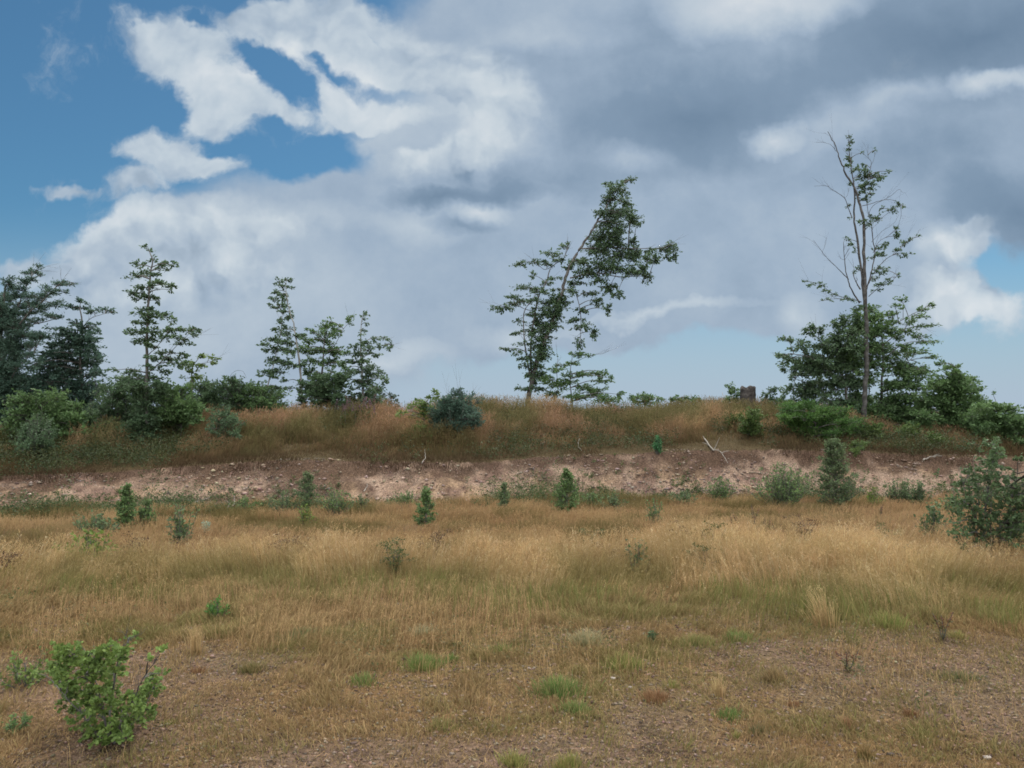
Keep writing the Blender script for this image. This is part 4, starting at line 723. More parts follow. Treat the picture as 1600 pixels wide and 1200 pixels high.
t.clumps([(515, 338, 20, 12), (500, 365, 34, 13), (550, 378, 28, 17), (502, 400, 44, 17), (558, 408, 24, 12), (480, 435, 36, 17), (520, 452, 24, 9), (405, 385, 10, 6), (430, 402, 16, 10), (398, 438, 32, 17), (378, 480, 26, 14), (428, 495, 50, 20), (500, 495, 50, 20), (560, 498, 42, 20), (602, 505, 14, 12), (450, 550, 52, 16), (540, 555, 44, 18), (408, 600, 26, 26), (448, 610, 24, 14), (430, 645, 30, 18), (630, 318, 9, 8), (615, 325, 12, 12), (615, 352, 14, 5), (590, 560, 22, 20)]); t.done()
t = Tree('young_spruce_clump', 'dense dark low conifer clump under the full leafy tree', 'bush', 20.5, 490, R2, seed=72, upsweep=.4, **DK)
t.trunk([(520, 790), (520, 610)], .03, .008); t.clumps([(520, 600, 12, 14), (552, 618, 9, 18), (552, 650, 20, 14), (505, 630, 26, 16)]); t.fill([(380, 670), (450, 650), (590, 640), (590, 790), (370, 790)], 36, .8, .95, .5); t.done()
t = Tree('thin_topped_tree', 'tree with a thin wiry leader and drooping right bough, rightmost of the three-tree clump', 'tree', 21.0, 690, R2, seed=73, bark=PALEBARK, droop=.35, **DK)
t.trunk([(692, 780), (690, 680), (682, 560), (680, 440), (680, 370), (692, 300)], .045, .005); t.branch([(684, 460), (740, 425), (800, 425), (840, 460), (845, 480)], .012, .004)
t.clumps([(697, 297, 14, 9), (686, 322, 11, 7), (713, 350, 9, 5), (702, 385, 13, 6), (680, 405, 8, 6), (690, 450, 38, 16), (640, 468, 22, 11), (740, 438, 18, 9), (800, 430, 22, 8), (832, 455, 16, 9), (830, 482, 9, 9), (785, 470, 24, 9), (760, 510, 16, 10), (720, 490, 34, 15), (660, 508, 42, 16), (640, 548, 36, 15), (612, 580, 16, 10), (700, 540, 42, 12), (742, 570, 32, 10), (640, 600, 42, 11), (700, 590, 36, 12), (780, 600, 26, 11), (742, 620, 50, 15), (803, 642, 14, 17), (600, 650, 20, 9), (655, 650, 34, 12), (720, 665, 60, 22), (770, 690, 40, 18), (700, 715, 70, 20), (618, 700, 26, 14), (640, 750, 50, 22), (740, 750, 60, 22)]); t.done()
t = Tree('greyish_bush', 'thin greyish low bush right of the three-tree clump, sky showing through', 'bush', 22.5, 825, R2, seed=74, col=(.07, .10, .07), col2=(.12, .16, .11))
t.trunk([(825, 810), (825, 720)], .015, .004); t.clumps([(800, 715, 28, 9), (845, 728, 24, 9), (815, 745, 42, 12), (860, 765, 24, 9), (805, 775, 30, 12), (850, 790, 34, 10)], .6); t.done()
t = Tree('dark_juniper', 'big dark blue-green spiky shrub on the bank edge, left of the leaning tree', 'shrub', 17.5, 1160, R2, seed=75, leaf=.055, aspect=.4, upsweep=.6, dens=1.1, flat=.9, **BL)
g = ground_at(360+1160*.3, 400+955*.3, 12); t.D = float(g[1]); t.base = g; t.root.location = g
t.trunk([(1160, 940), (1165, 850), (1180, 760)], .04, .01)
for q_ in ([(1170, 800), (1180, 740), (1200, 672)], [(1150, 800), (1140, 750), (1150, 705)], [(1210, 800), (1240, 760), (1265, 715)], [(1230, 810), (1270, 770), (1300, 742)]): t.branch(q_, .008, .003, .1)
t.clumps([(1195, 705, 9, 16, .6), (1175, 725, 20, 18), (1205, 735, 14, 18), (1150, 735, 12, 16, .7), (1260, 730, 9, 12, .6), (1245, 755, 18, 14), (1290, 760, 18, 10, .7), (1115, 765, 22, 16), (1155, 765, 26, 18)])
t.fill([(1050, 830), (1100, 780), (1180, 760), (1240, 770), (1290, 820), (1290, 880), (1220, 930), (1100, 940), (1050, 920)], 38, .75, .7, .55); t.shoots(60, t.m(235), t.m(150), [(0, .5), (.4, .95), (.8, 1), (1, .8)], 60); t.done()
t = Tree('pale_maple_shrub', 'lighter green leafy shrub touching the left side of the dark spiky shrub', 'shrub', 18.5, 1010, R2, seed=76, **LT)
t.trunk([(1010, 850), (1020, 760)], .02, .006); t.clumps([(1065, 712, 16, 9), (1050, 735, 30, 10), (980, 765, 34, 11), (945, 785, 22, 9), (1020, 770, 36, 12), (1010, 800, 40, 14), (1050, 800, 30, 14), (890, 815, 26, 8), (1030, 830, 34, 12), (950, 830, 36, 11), (880, 830, 22, 7)]); t.done()
bush('leafy_shrub', 'small bright green shrub on the slope at the lower left of the dark spiky shrub', 930, 960, 1040, 890, R2, 77, cd=LT, sp=26, dmin=12)
bush('leafy_shrub', 'low green weeds at the foot of the white-stemmed tree', 150, 840, 300, 775, R2, 78, cd=LT, sp=26, dmin=12, k=.7)
# tall pink-flowering weeds under the clump
for k_ in range(16):
    X_ = 560+k_*13+rg.uniform(-6, 6); D_ = 19.6+rg.uniform(-.5, .5); u_, _ = uv(360+X_*.3, 640); x_ = u_*D_; z_ = float(H(x_, D_))
    e_ = tag(empty('fireweed', (x_, D_, z_)), 'tall pink-tipped fireweed among green stems under the rightmost tree of the three-tree clump', 'wildflower', 'fireweeds below the three-tree clump')
    h_ = rg.uniform(.55, .85)*1.05; tb_ = Tubes(); p_ = np.array([(x_+rg.normal(0, .02)*j, D_, z_+h_*j/4) for j in range(5)]); tb_.add(p_, np.linspace(.006, .003, 5), 4); tb_.build('stem', BARK, e_)
    lv = Leaves('rhomb'); n = 46; tt = rg.uniform(.1, .72, n); dd = rg.normal(0, 1, (n, 3)); dd[:, 2] = abs(dd[:, 2])*.5; ln = rg.uniform(.05, .11, n)
    lv.add(p_[0]+(p_[-1]-p_[0])*tt[:, None], dd, A(0, 0, 1)+rg.normal(0, .3, (n, 3)), ln, ln*.25, jit(A(.08, .12, .04), n, .3)); lv.build('leaves', e_)
    lv = Leaves('rhomb'); n = 34; tt = rg.uniform(.7, 1.0, n); dd = rg.normal(0, 1, (n, 3)); ln = rg.uniform(.025, .05, n)
    lv.add(p_[0]+(p_[-1]-p_[0])*tt[:, None], dd, rg.normal(0, 1, (n, 3)), ln, ln*.7, jit(A(.20, .12, .13), n, .25)); lv.build('flower_spike', e_)
# -------- stump on the crest: broken, weathered, hollow-topped
ST = (0, 0, 1)
g = A(uv(1168, 630)[0]*22.0, 22.0, 0); g[2] = float(H(g[0], g[1]))
e_ = tag(empty('tree_stump', g), 'grey weathered tree stump with a jagged broken top on the crest', 'stump')
top_z = EYE+uv(1168, 602)[1]*22.0; hgt = top_z-g[2]+.05; n = 28; V_ = []; F_ = []
rows = 14
for j in range(rows+1):
    tj = j/rows
    for i in range(n):
        a = i/n*2*math.pi; flare = 1+.45*(1-tj)**4; rad = .195*flare*(1+.10*math.sin(3*a+1)+.07*math.sin(7*a+tj*2)+.05*rs.normal())
        zt = hgt*(tj*(1-.05*(.5+.5*math.sin(a*2+.6))-.04*(.5+.5*math.sin(5*a))-(.05 if 0 < a < 1.4 else 0)))
        V_.append((g[0]+rad*math.cos(a)+.02*tj, g[1]+rad*math.sin(a), g[2]-.05+zt))
for j in range(rows):
    for i in range(n): F_.append((j*n+i, j*n+(i+1) % n, (j+1)*n+(i+1) % n, (j+1)*n+i))
for j, (r_, dz) in enumerate([(.13, -.03), (.09, -.10), (.03, -.13)]):
    for i in range(n):
        a = i/n*2*math.pi; o_ = V_[rows*n+i]; V_.append((g[0]+r_*math.cos(a), g[1]+r_*math.sin(a), min(o_[2], top_z)+dz+.02*rs.normal()))
    b0 = (rows+j)*n
    for i in range(n): F_.append((b0+i, b0+(i+1) % n, b0+n+(i+1) % n, b0+n+i))
mk('wood', V_, F_, STUMPWOOD, e_)
tb_ = Tubes()
for a in (.4, 2.2, 3.5, 5.1): tb_.add([(g[0]+.15*math.cos(a), g[1]+.15*math.sin(a), g[2]+.12), (g[0]+.32*math.cos(a), g[1]+.32*math.sin(a), g[2]+.02), (g[0]+.5*math.cos(a), g[1]+.5*math.sin(a), g[2]-.08)], [.07, .05, .03], 7)
tb_.build('root_flare', STUMPWOOD, e_)
# -------- dead branches lying or sticking out of the bank
def stick(name, label, pts, r0=.012, dmin=12, lift=.04, subs=(), cat='branch'):
    P_ = []
    for x_, y_ in pts:
        q_ = ground_at(x_, y_, dmin); P_.append(q_+A(0, -lift, lift))
    tb_ = Tubes(); q_ = smooth_path(P_, 5); q_ += rs.normal(0, r0*.5, q_.shape); tb_.add(q_, np.linspace(r0, r0*.35, len(q_)), 6)
    for (i, dx_, dz_) in subs:
        a = q_[int(i*(len(q_)-1))]; b_ = a+A(dx_, -.08, dz_); tb_.add([a, lerp(a, b_, .5)+A(.01, 0, .015), b_], [r0*.6, r0*.45, r0*.2], 5)
    o = tb_.build(name, DEADWOOD); o.data.transform(Matrix.Translation([-float(c) for c in P_[0]])); o.location = P_[0]
    tag(o, label, cat); global STICK; STICK = o
stick('dead_branch', 'long pale forked dead branch lying down the bare bank below the stump', [(1098, 684), (1112, 704), (1124, 710), (1136, 726)], .02, subs=[(.45, .12, .30), (.3, -.2, .1), (.75, .15, .05)])
stick('dead_branch', 'short pale broken stick lying in the dark turf lip below the leaning tree', [(845, 697), (857, 689)], .02, subs=[(.5, .06, .03)])
stick('dead_branch', 'curved white dead branch at the foot of the bank, beside a heap of thin twigs', [(303, 800), (308, 793), (318, 787), (330, 784)], .016, lift=.08, subs=[(.6, .05, .08)])
stick('dead_branch', 'upright white dead stick at the foot of the left bank', [(367, 800), (369, 792), (368, 783)], .014, lift=.1)
stick('dead_branch', 'grey dead branch lying in the turf lip far right, under the pointed tree', [(1440, 722), (1455, 718), (1472, 715)], .018, subs=[(.5, .1, .06)])
stick('dead_branch', 'little hooked white twig on the bare bank left of the middle', [(569, 774), (574, 768), (575, 761)], .012, lift=.08)
stick('dead_branch', 'thin root hanging out of the dark turf lip below the young beech', [(905, 690), (903, 700), (908, 708)], .010, lift=.06)
stick('dead_branch', 'thin bent twig standing in the turf lip below the dark spiky shrub', [(660, 730), (665, 720), (664, 708)], .010, lift=.08)
for k_ in range(6):
    x_ = 322+k_*8.5; stick('brushwood_twig', 'thin grey twig in the brushwood heap at the foot of the left bank', [(x_-8, 800-rs.uniform(0, 4)), (x_, 795-rs.uniform(0, 6)), (x_+10, 797-rs.uniform(0, 9))], .007, lift=.07, subs=[(.5, .1, .05), (.3, -.08, .06)])
    STICK['group'] = 'brushwood heap twigs'
# -------- saplings and bushes of the yard (photo pixels of their foot)
PH = (0, 0, 1)
SAP = dict(col=(.10, .165, .06), col2=(.17, .25, .09)); SAPB = dict(col=(.09, .135, .060), col2=(.165, .22, .10)); SAPD = dict(col=(.075, .12, .055), col2=(.13, .19, .08)); SAPY = dict(col=(.11, .17, .035), col2=(.20, .26, .06))
S_ = [('birch_sapling', 'dense cone-shaped green sapling in the grass, below the leaning tree', 868, 802, 904, 738, SAP, 'cone', .045, 9, .9, 'sapling'),
 ('birch_sapling', 'narrow green sapling with a darker foot, left of the middle in the brown grass', 652, 826, 680, 768, SAP, 'cone', .045, 8, .8, 'sapling'),
 ('birch_sapling', 'small thin sapling at the foot of the bank, straight under the dark spiky shrub', 780, 797, 796, 757, SAPB, 'cone', .045, 7, .6, 'sapling'),
 ('birch_sapling', 'very thin upright seedling in brown grass, right of the cone-shaped sapling', 1014, 824, 1030, 782, SAP, 'vase', .04, 6, .5, 'sapling'),
 ('willow_bush', 'broad round green bush at the foot of the bank, left of the tall pale sapling', 1184, 794, 1266, 730, SAP, 'round', .05, 13, .8, 'bush'),
 ('birch_sapling', 'tall pale-topped sapling against the bare bank, right of the round green bush', 1276, 794, 1336, 694, SAPB, 'cone', .05, 12, .85, 'sapling'),
 ('willow_bush', 'small green bush at the foot of the bank, left of the round green bush', 1104, 784, 1146, 748, SAP, 'round', .045, 9, .75, 'bush'),
 ('low_plant', 'low dark weed patch at the foot of the bank, left of the small green bush', 1050, 788, 1090, 768, SAPD, 'round', .045, 8, .7, 'plant'),
 ('bluish_bush', 'bluish green bush with upright dark tips, left of the overgrown birch at the right edge', 1382, 790, 1425, 752, SAPB, 'vase', .045, 10, .85, 'bush'),
 ('willow_bush', 'compact darker green bush touching the bluish bush on its right', 1420, 792, 1452, 756, SAPD, 'round', .045, 9, .95, 'bush'),
 ('low_plant', 'light green weed left of the bluish bush at the foot of the bank', 1352, 792, 1384, 764, SAPY, 'round', .045, 8, .5, 'plant'),
 ('aspen_sapling', 'small dark leafy sapling standing alone in straw grass near the overgrown birch', 1440, 848, 1478, 792, SAPD, 'vase', .055, 9, .6, 'sapling'),
 ('low_plant', 'green low plants at the left foot of the overgrown birch', 1468, 806, 1512, 776, SAP, 'round', .05, 9, .7, 'plant'),
 ('rowan_sapling', 'upright green sapling with pale tip against the left part of the bare bank', 184, 830, 210, 762, SAP, 'cone', .05, 9, .85, 'sapling'),
 ('rowan_sapling', 'leafy green sapling immediately right of the pale-tipped one at left', 212, 826, 244, 786, SAP, 'round', .05, 9, .8, 'sapling'),
 ('low_plant', 'dull bluish plants between the round meadow bush and the pale-tipped sapling', 120, 842, 180, 806, SAPB, 'round', .05, 11, .6, 'plant'),
 ('willow_bush', 'round light green bush in straw grass at the left', 100, 888, 172, 834, SAPY, 'round', .05, 12, .55, 'bush'),
 ('thin_sapling', 'thin sapling with sparse leaves right of the left sapling pair', 262, 856, 298, 794, SAPB, 'vase', .05, 9, .45, 'sapling'),
 ('low_plant', 'pale-leaved little plant alone in grass right of the left saplings', 314, 836, 328, 820, dict(col=(.20, .26, .18), col2=(.34, .40, .30)), 'round', .05, 6, .6, 'plant'),
 ('bluish_bush', 'tall bluish green bush at the foot of the bank below the three-tree clump', 462, 800, 496, 742, SAPB, 'cone', .045, 10, .7, 'bush'),
 ('willow_bush', 'green bush at the foot of the bank just right of the tall bluish bush', 500, 804, 545, 764, SAP, 'round', .045, 10, .6, 'bush'),
 ('low_plant', 'green weeds at the foot of the bank just left of the tall bluish bush', 420, 802, 462, 768, SAPB, 'round', .045, 10, .55, 'plant'),
 ('low_plant', 'pale green bushy weed in brown grass below the tall bluish bush', 462, 826, 494, 794, SAPY, 'round', .045, 9, .5, 'plant'),
 ('low_plant', 'small green weed on the bank foot between the green bush and the narrow sapling', 552, 800, 574, 774, SAPB, 'round', .045, 7, .5, 'plant'),
 ('low_plant', 'green weeds on the bank foot straight behind the narrow green sapling', 620, 792, 660, 770, SAP, 'round', .045, 9, .6, 'plant'),
 ('low_plant', 'weed patch on the bank foot between the cone-shaped sapling and the thin seedling', 945, 798, 980, 774, SAPB, 'round', .045, 8, .5, 'plant'),
 ('low_plant', 'faint green weeds on the bank foot just right of the cone-shaped sapling', 906, 790, 940, 770, SAP, 'round', .045, 8, .4, 'plant'),
 ('rosette_weed', 'bright green seedling on the turf lip below the right part of the crest', 1020, 708, 1034, 684, dict(col=(.05, .16, .06), col2=(.08, .24, .09)), 'round', .05, 6, .8, 'plant'),
 ('low_plant', 'green weeds on the bank foot right beside the upright white dead stick', 362, 802, 400, 780, SAP, 'round', .045, 9, .55, 'plant'),
 ('thin_sapling', 'two-tiered dark twiggy seedling in the tall straw grass, right of the middle', 982, 908, 1014, 850, SAPD, 'vase', .035, 7, .35, 'sapling'),
 ('low_plant', 'bluish weed patch in straw grass right of the middle of the tall band', 1395, 884, 1450, 856, dict(col=(.09, .12, .09), col2=(.15, .19, .13)), 'round', .035, 10, .4, 'plant'),
 ('low_plant', 'dark reddish plant at the foot of the overgrown birch, lower right', 1530, 882, 1592, 838, dict(col=(.07, .085, .035), col2=(.15, .12, .06)), 'round', .045, 10, .7, 'plant'),
 ('green_weed', 'bright green small leafy weed in short turf, left foreground', 326, 968, 352, 938, dict(col=(.08, .17, .04), col2=(.14, .26, .06)), 'round', .03, 8, .5, 'plant'),
 ('green_weed', 'small very dark green weed at the front edge of the grass, right of the middle', 1010, 1004, 1026, 990, SAPD, 'round', .02, 5, .9, 'plant'),
 ('green_weed', 'pale green leafy stems by the lower left picture edge, left of the large bush', 0, 1072, 78, 1032, dict(col=(.10, .16, .04), col2=(.22, .27, .08)), 'flat', .032, 12, .55, 'plant'),
 ('green_weed', 'low dark green weed by the lower left corner under the large bush', 2, 1144, 46, 1120, SAP, 'round', .022, 9, .5, 'plant')]
for k_, (nm, lb, x0, yb, x1, y1, cd, pf, lf, sp, k, cat) in enumerate(S_):
    bush(nm, lb, x0, yb+2, x1, y1, PH, 200+k_, leaf=lf*.9, cd=cd, prof=pf, sp=sp, k=k, cat=cat, ups=.6, aspect=.55, air=k, shape='oval' if yb > 840 else 'rhomb')
t = Tree('overgrown_birch', 'large dark leafy birch shrub at the right picture edge, rising in front of the bank', 'shrub', 10.2, 1545, PH, seed=300, leaf=.034, aspect=.7, upsweep=.4, shape='oval', dens=.55, flat=.9, **SAPD)
g = ground_at(1545, 900, 4); t.D = float(g[1]); t.base = g; t.root.location = g
t.trunk([(1545, 890), (1545, 860), (1540, 800), (1548, 740), (1552, 695)], .016, .004); t.branch([(1545, 850), (1520, 800), (1505, 755)], .010, .003, .2); t.branch([(1548, 850), (1575, 800), (1590, 740)], .010, .003, -.2)
t.fill([(1500, 745), (1530, 740), (1590, 745), (1600, 800), (1598, 850), (1540, 852), (1510, 835), (1488, 800)], 15, .8, .14, .75); t.shoots(34, t.m(205), t.m(78), [(0, .5), (.3, .9), (.7, 1), (1, .35)], 46)
t.fill([(1538, 745), (1540, 690), (1560, 690), (1572, 745)], 12, .8, .3, .8, skip=.2); t.fill([(1575, 760), (1640, 730), (1640, 880), (1590, 870)], 16, .8, .2, .7)
t.clumps([(1500, 760, 7, 7, .6), (1492, 790, 8, 6, .7), (1505, 838, 12, 7, .6), (1552, 700, 8, 10, .5), (1548, 725, 9, 9, .6), (1520, 735, 8, 6, .5), (1590, 720, 8, 8, .5), (1512, 858, 9, 6, .4), (1580, 830, 14, 8)]); t.done()
# -------- large round-leaved bush lower left
g = ground_at(170, 1166, 1.5)
t = Tree('round_leaved_bush', 'large bright green round-leaved bush in the lower left foreground', 'bush', float(g[1]), 170, PH, seed=301, leaf=.0165, aspect=.85, shape='round', upsweep=.3, dens=.31, flat=.9, grow=1.3, col=(.10, .165, .04), col2=(.21, .29, .075), bark=BARK)
t.base = g; t.root.location = g
for pts in ([(168, 1160), (160, 1100), (140, 1050), (95, 1015)], [(172, 1160), (175, 1090), (185, 1030), (200, 1000), (218, 990)], [(178, 1160), (205, 1100), (225, 1060), (250, 1022)], [(172, 1160), (150, 1080), (135, 1030)], [(178, 1162), (215, 1120), (245, 1065)], [(165, 1162), (130, 1120), (95, 1080)]):
    t.branch(pts, .0055, .0018) if t.sk else t.trunk(pts, .0065, .002)
t.fill([(125, 1155), (110, 1110), (90, 1070), (80, 1020), (100, 1005), (130, 1025), (165, 1015), (195, 1012), (180, 1060), (188, 1100), (225, 1075), (235, 1045), (250, 1050), (248, 1080), (235, 1130), (215, 1155), (170, 1165)], 17, .75, .9, .8)
t.clumps([(85, 1010, 8, 8, .7), (215, 993, 11, 6, .8), (205, 1002, 7, 6, .7), (248, 1020, 8, 8, .8), (232, 1035, 8, 7, .7), (252, 1052, 8, 7, .6), (60, 1052, 14, 8, .5), (130, 1012, 8, 8, .6), (170, 1010, 10, 8, .7)]); t.done()
# -------- dock and umbel weeds of the tall grass
def weed(name, label, px, pyb, pyt, kind, seed, cat='weed', group=None):
    r = np.random.default_rng(seed); g = ground_at(px, pyb, 4); u_, v_ = uv(px, pyt); h = EYE+v_*g[1]-g[2]; 
    e_ = tag(empty(name, g), label, cat, group); tb_ = Tubes(); lv = Leaves('rhomb'); hd = Leaves('rhomb')
    col = {'dock': A(.17, .07, .045), 'umbel': A(.12, .15, .05), 'ragwort': A(.16, .16, .055), 'brown': A(.16, .09, .05)}[kind]
    ns = 3 if kind == 'dock' else 4
    for s in range(ns):
        tp = g+A(r.normal(0, .09), r.normal(0, .07), h*r.uniform(.75, 1.0)); p = smooth_path([g+A(0, 0, -.02), lerp(g, tp, .5)+A(r.normal(0, .015), 0, 0), tp], 4); tb_.add(p, np.linspace(.004, .002, len(p)), 4)
        if kind == 'dock': 
            n = 44; tt = r.uniform(.5, 1, n); dd = r.normal(0, 1, (n, 3)); ln = r.uniform(.006, .02, n); i = (tt*(len(p)-1)).astype(int); hd.add(p[i]+r.normal(0, .006, (n, 3)), dd, r.normal(0, 1, (n, 3)), ln, ln*.5, jit(col, n, .3))
        else:
            for b_ in range(5):
                a = p[r.integers(len(p)//2, len(p))]; q = a+A(r.normal(0, .07), r.normal(0, .06), abs(r.normal(.07, .03))); tb_.add([a, lerp(a, q, .5)+A(0, 0, .01), q], [.002, .0015, .001], 3)
                n = 26; hd.add(q+r.normal(0, 1, (n, 3))*A(.028, .028, .009), r.normal(0, 1, (n, 3)), A(0, 0, 1)+r.normal(0, .4, (n, 3)), r.uniform(.014, .028, n), r.uniform(.010, .018, n), jit(col*.7, n, .3))
        n = 26; tt = r.uniform(.05, .75, n); i = (tt*(len(p)-1)).astype(int); dd = r.normal(0, 1, (n, 3)); dd[:, 2] = abs(dd[:, 2])*.6; ln = r.uniform(.03, .09, n)*(.6 if kind == 'dock' else 1)
        lv.add(p[i], dd, A(0, 0, 1)+r.normal(0, .4, (n, 3)), ln, ln*.3, jit(lerp(col, A(.10, .13, .045), .7), n, .3))
    tb_.build('stems', BARK, e_); lv.build('leaves', e_); hd.build('seed_heads', e_)
W_ = [('dock_plant', 'branched dark red dock plant in straw grass, tallest of the red plants', 1178, 828, 788, 'dock'), ('dock_plant', 'reddish dock plant immediately left of the tallest red one', 1150, 830, 798, 'dock'), ('dock_plant', 'small red dock plant leaning, right of the tallest red one', 1192, 836, 806, 'dock'), ('dock_plant', 'small dark red dock plant in grass between the tall sapling and the bluish bush', 1374, 812, 788, 'dock'), ('dock_plant', 'little reddish dock in the grass right of the other red plants', 1216, 838, 814, 'dock'),
 ('umbel_weed', 'dark olive umbel weed alone in the tall grass, left of the middle', 619, 905, 852, 'umbel'), ('umbel_weed', 'broad olive umbel weed in tall grass below the red plants', 1112, 880, 824, 'ragwort'), ('umbel_weed', 'brown-headed weed left of the broad olive umbel weed', 1060, 878, 830, 'brown'), ('umbel_weed', 'olive weed with brown heads just under the broad olive umbel weed', 1104, 908, 862, 'ragwort'),
 ('umbel_weed', 'olive umbel weed in straw grass, left of the lone dark sapling', 1392, 866, 826, 'ragwort'), ('brown_weed', 'small brown weed tuft at the left end of the tall grass', 14, 905, 878, 'brown'), ('brown_weed', 'small brown seed heads in tall grass below the left saplings', 448, 880, 850, 'brown'), ('brown_weed', 'tiny brown seed head standing right beside the one below the left saplings', 492, 880, 856, 'brown'), ('brown_weed', 'brown weed heads below and right of the dark twiggy seedling group', 952, 890, 858, 'brown'),
 ('brown_weed', 'brown seed head in tall grass left of the middle, near the olive umbel weed', 678, 872, 844, 'brown'), ('brown_weed', 'faint brown weed in the straw grass below the round green bush', 1262, 850, 822, 'brown'), ('brown_weed', 'low brown weed beside the faint brown one, towards the tall sapling', 1318, 862, 836, 'brown'), ('brown_weed', 'brown weed in the straw grass by the round light green bush', 205, 880, 850, 'brown'), ('umbel_weed', 'thin olive weed in the tall grass right of the cone-shaped sapling', 934, 868, 832, 'umbel'), ('red_weed', 'thin red-stemmed weed standing at the edge of the gravel, far right', 1473, 1000, 950, 'dock'), ('red_weed', 'thin reddish weed on the gravel patch, lower right', 1325, 1050, 1015, 'dock')]
for k_, (nm, lb, px, yb, yt, kd) in enumerate(W_): weed(nm, lb, px, yb, yt, kd, 400+k_)
# -------- separate tufts of grass on the stony yard
def tuft(label, px, pyb, wpx, hpx, cb, ct, n, seed, name='grass_tuft', fl=.9, heads=False, lean=(0, 0)):
    r = np.random.default_rng(seed); g = ground_at(px, pyb, 1.5); s = g[1]/FPX; w_ = wpx*s*.5; h_ = hpx*s
    b = Blades(); q1 = r.uniform(-.55, .55, (3, 2)); q2 = r.integers(0, 3, n); sg = np.where(r.random(n) < .25, .75, .36); x = g[0]+(r.normal(0, 1, n)*sg+q1[q2, 0]*.7)*w_; y = g[1]+(r.normal(0, 1, n)*sg+q1[q2, 1]*.8)*w_*.8; p = np.stack([x, y, H(x, y)-.002], -1)
    lv = np.stack([(x-g[0])/w_, (y-g[1])/w_], -1)*.45*fl+r.normal(0, .28, (n, 2))*fl+A(*lean)
    hh = h_*.85*r.uniform(.35, 1.1, n)*(1-.35*np.clip(np.hypot(x-g[0], y-g[1])/w_, 0, 1)); dry = (r.random((n, 1)) < .3)*r.uniform(.3, .9, (n, 1)); c0 = lerp(jit(A(*cb), n, .3), jit(BROWN, n, .3), dry); c1 = lerp(jit(A(*ct), n, .3), jit(STRAW*.8, n, .3), dry)
    m1_, m2_, t_ = b.add(p, hh, np.full(n, .0028+.0002*g[1]), lv, c0, c1)
    if heads: b.heads(m1_, m2_, t_, hh, 3, .10, c1, .003)
    o = b.build(name); o.data.transform(Matrix.Translation([-float(q) for q in g])); o.location = g; tag(o, label, 'grass tuft', 'separate grass tufts on the stony yard')
BG_, BT_ = (.07, .12, .03), (.16, .235, .07); OG, OT = (.12, .13, .04), (.26, .24, .09); SG, ST_ = (.30, .20, .09), (.52, .38, .19); RG, RT = (.15, .085, .04), (.28, .15, .08); YG, YT = (.14, .15, .04), (.28, .28, .09)
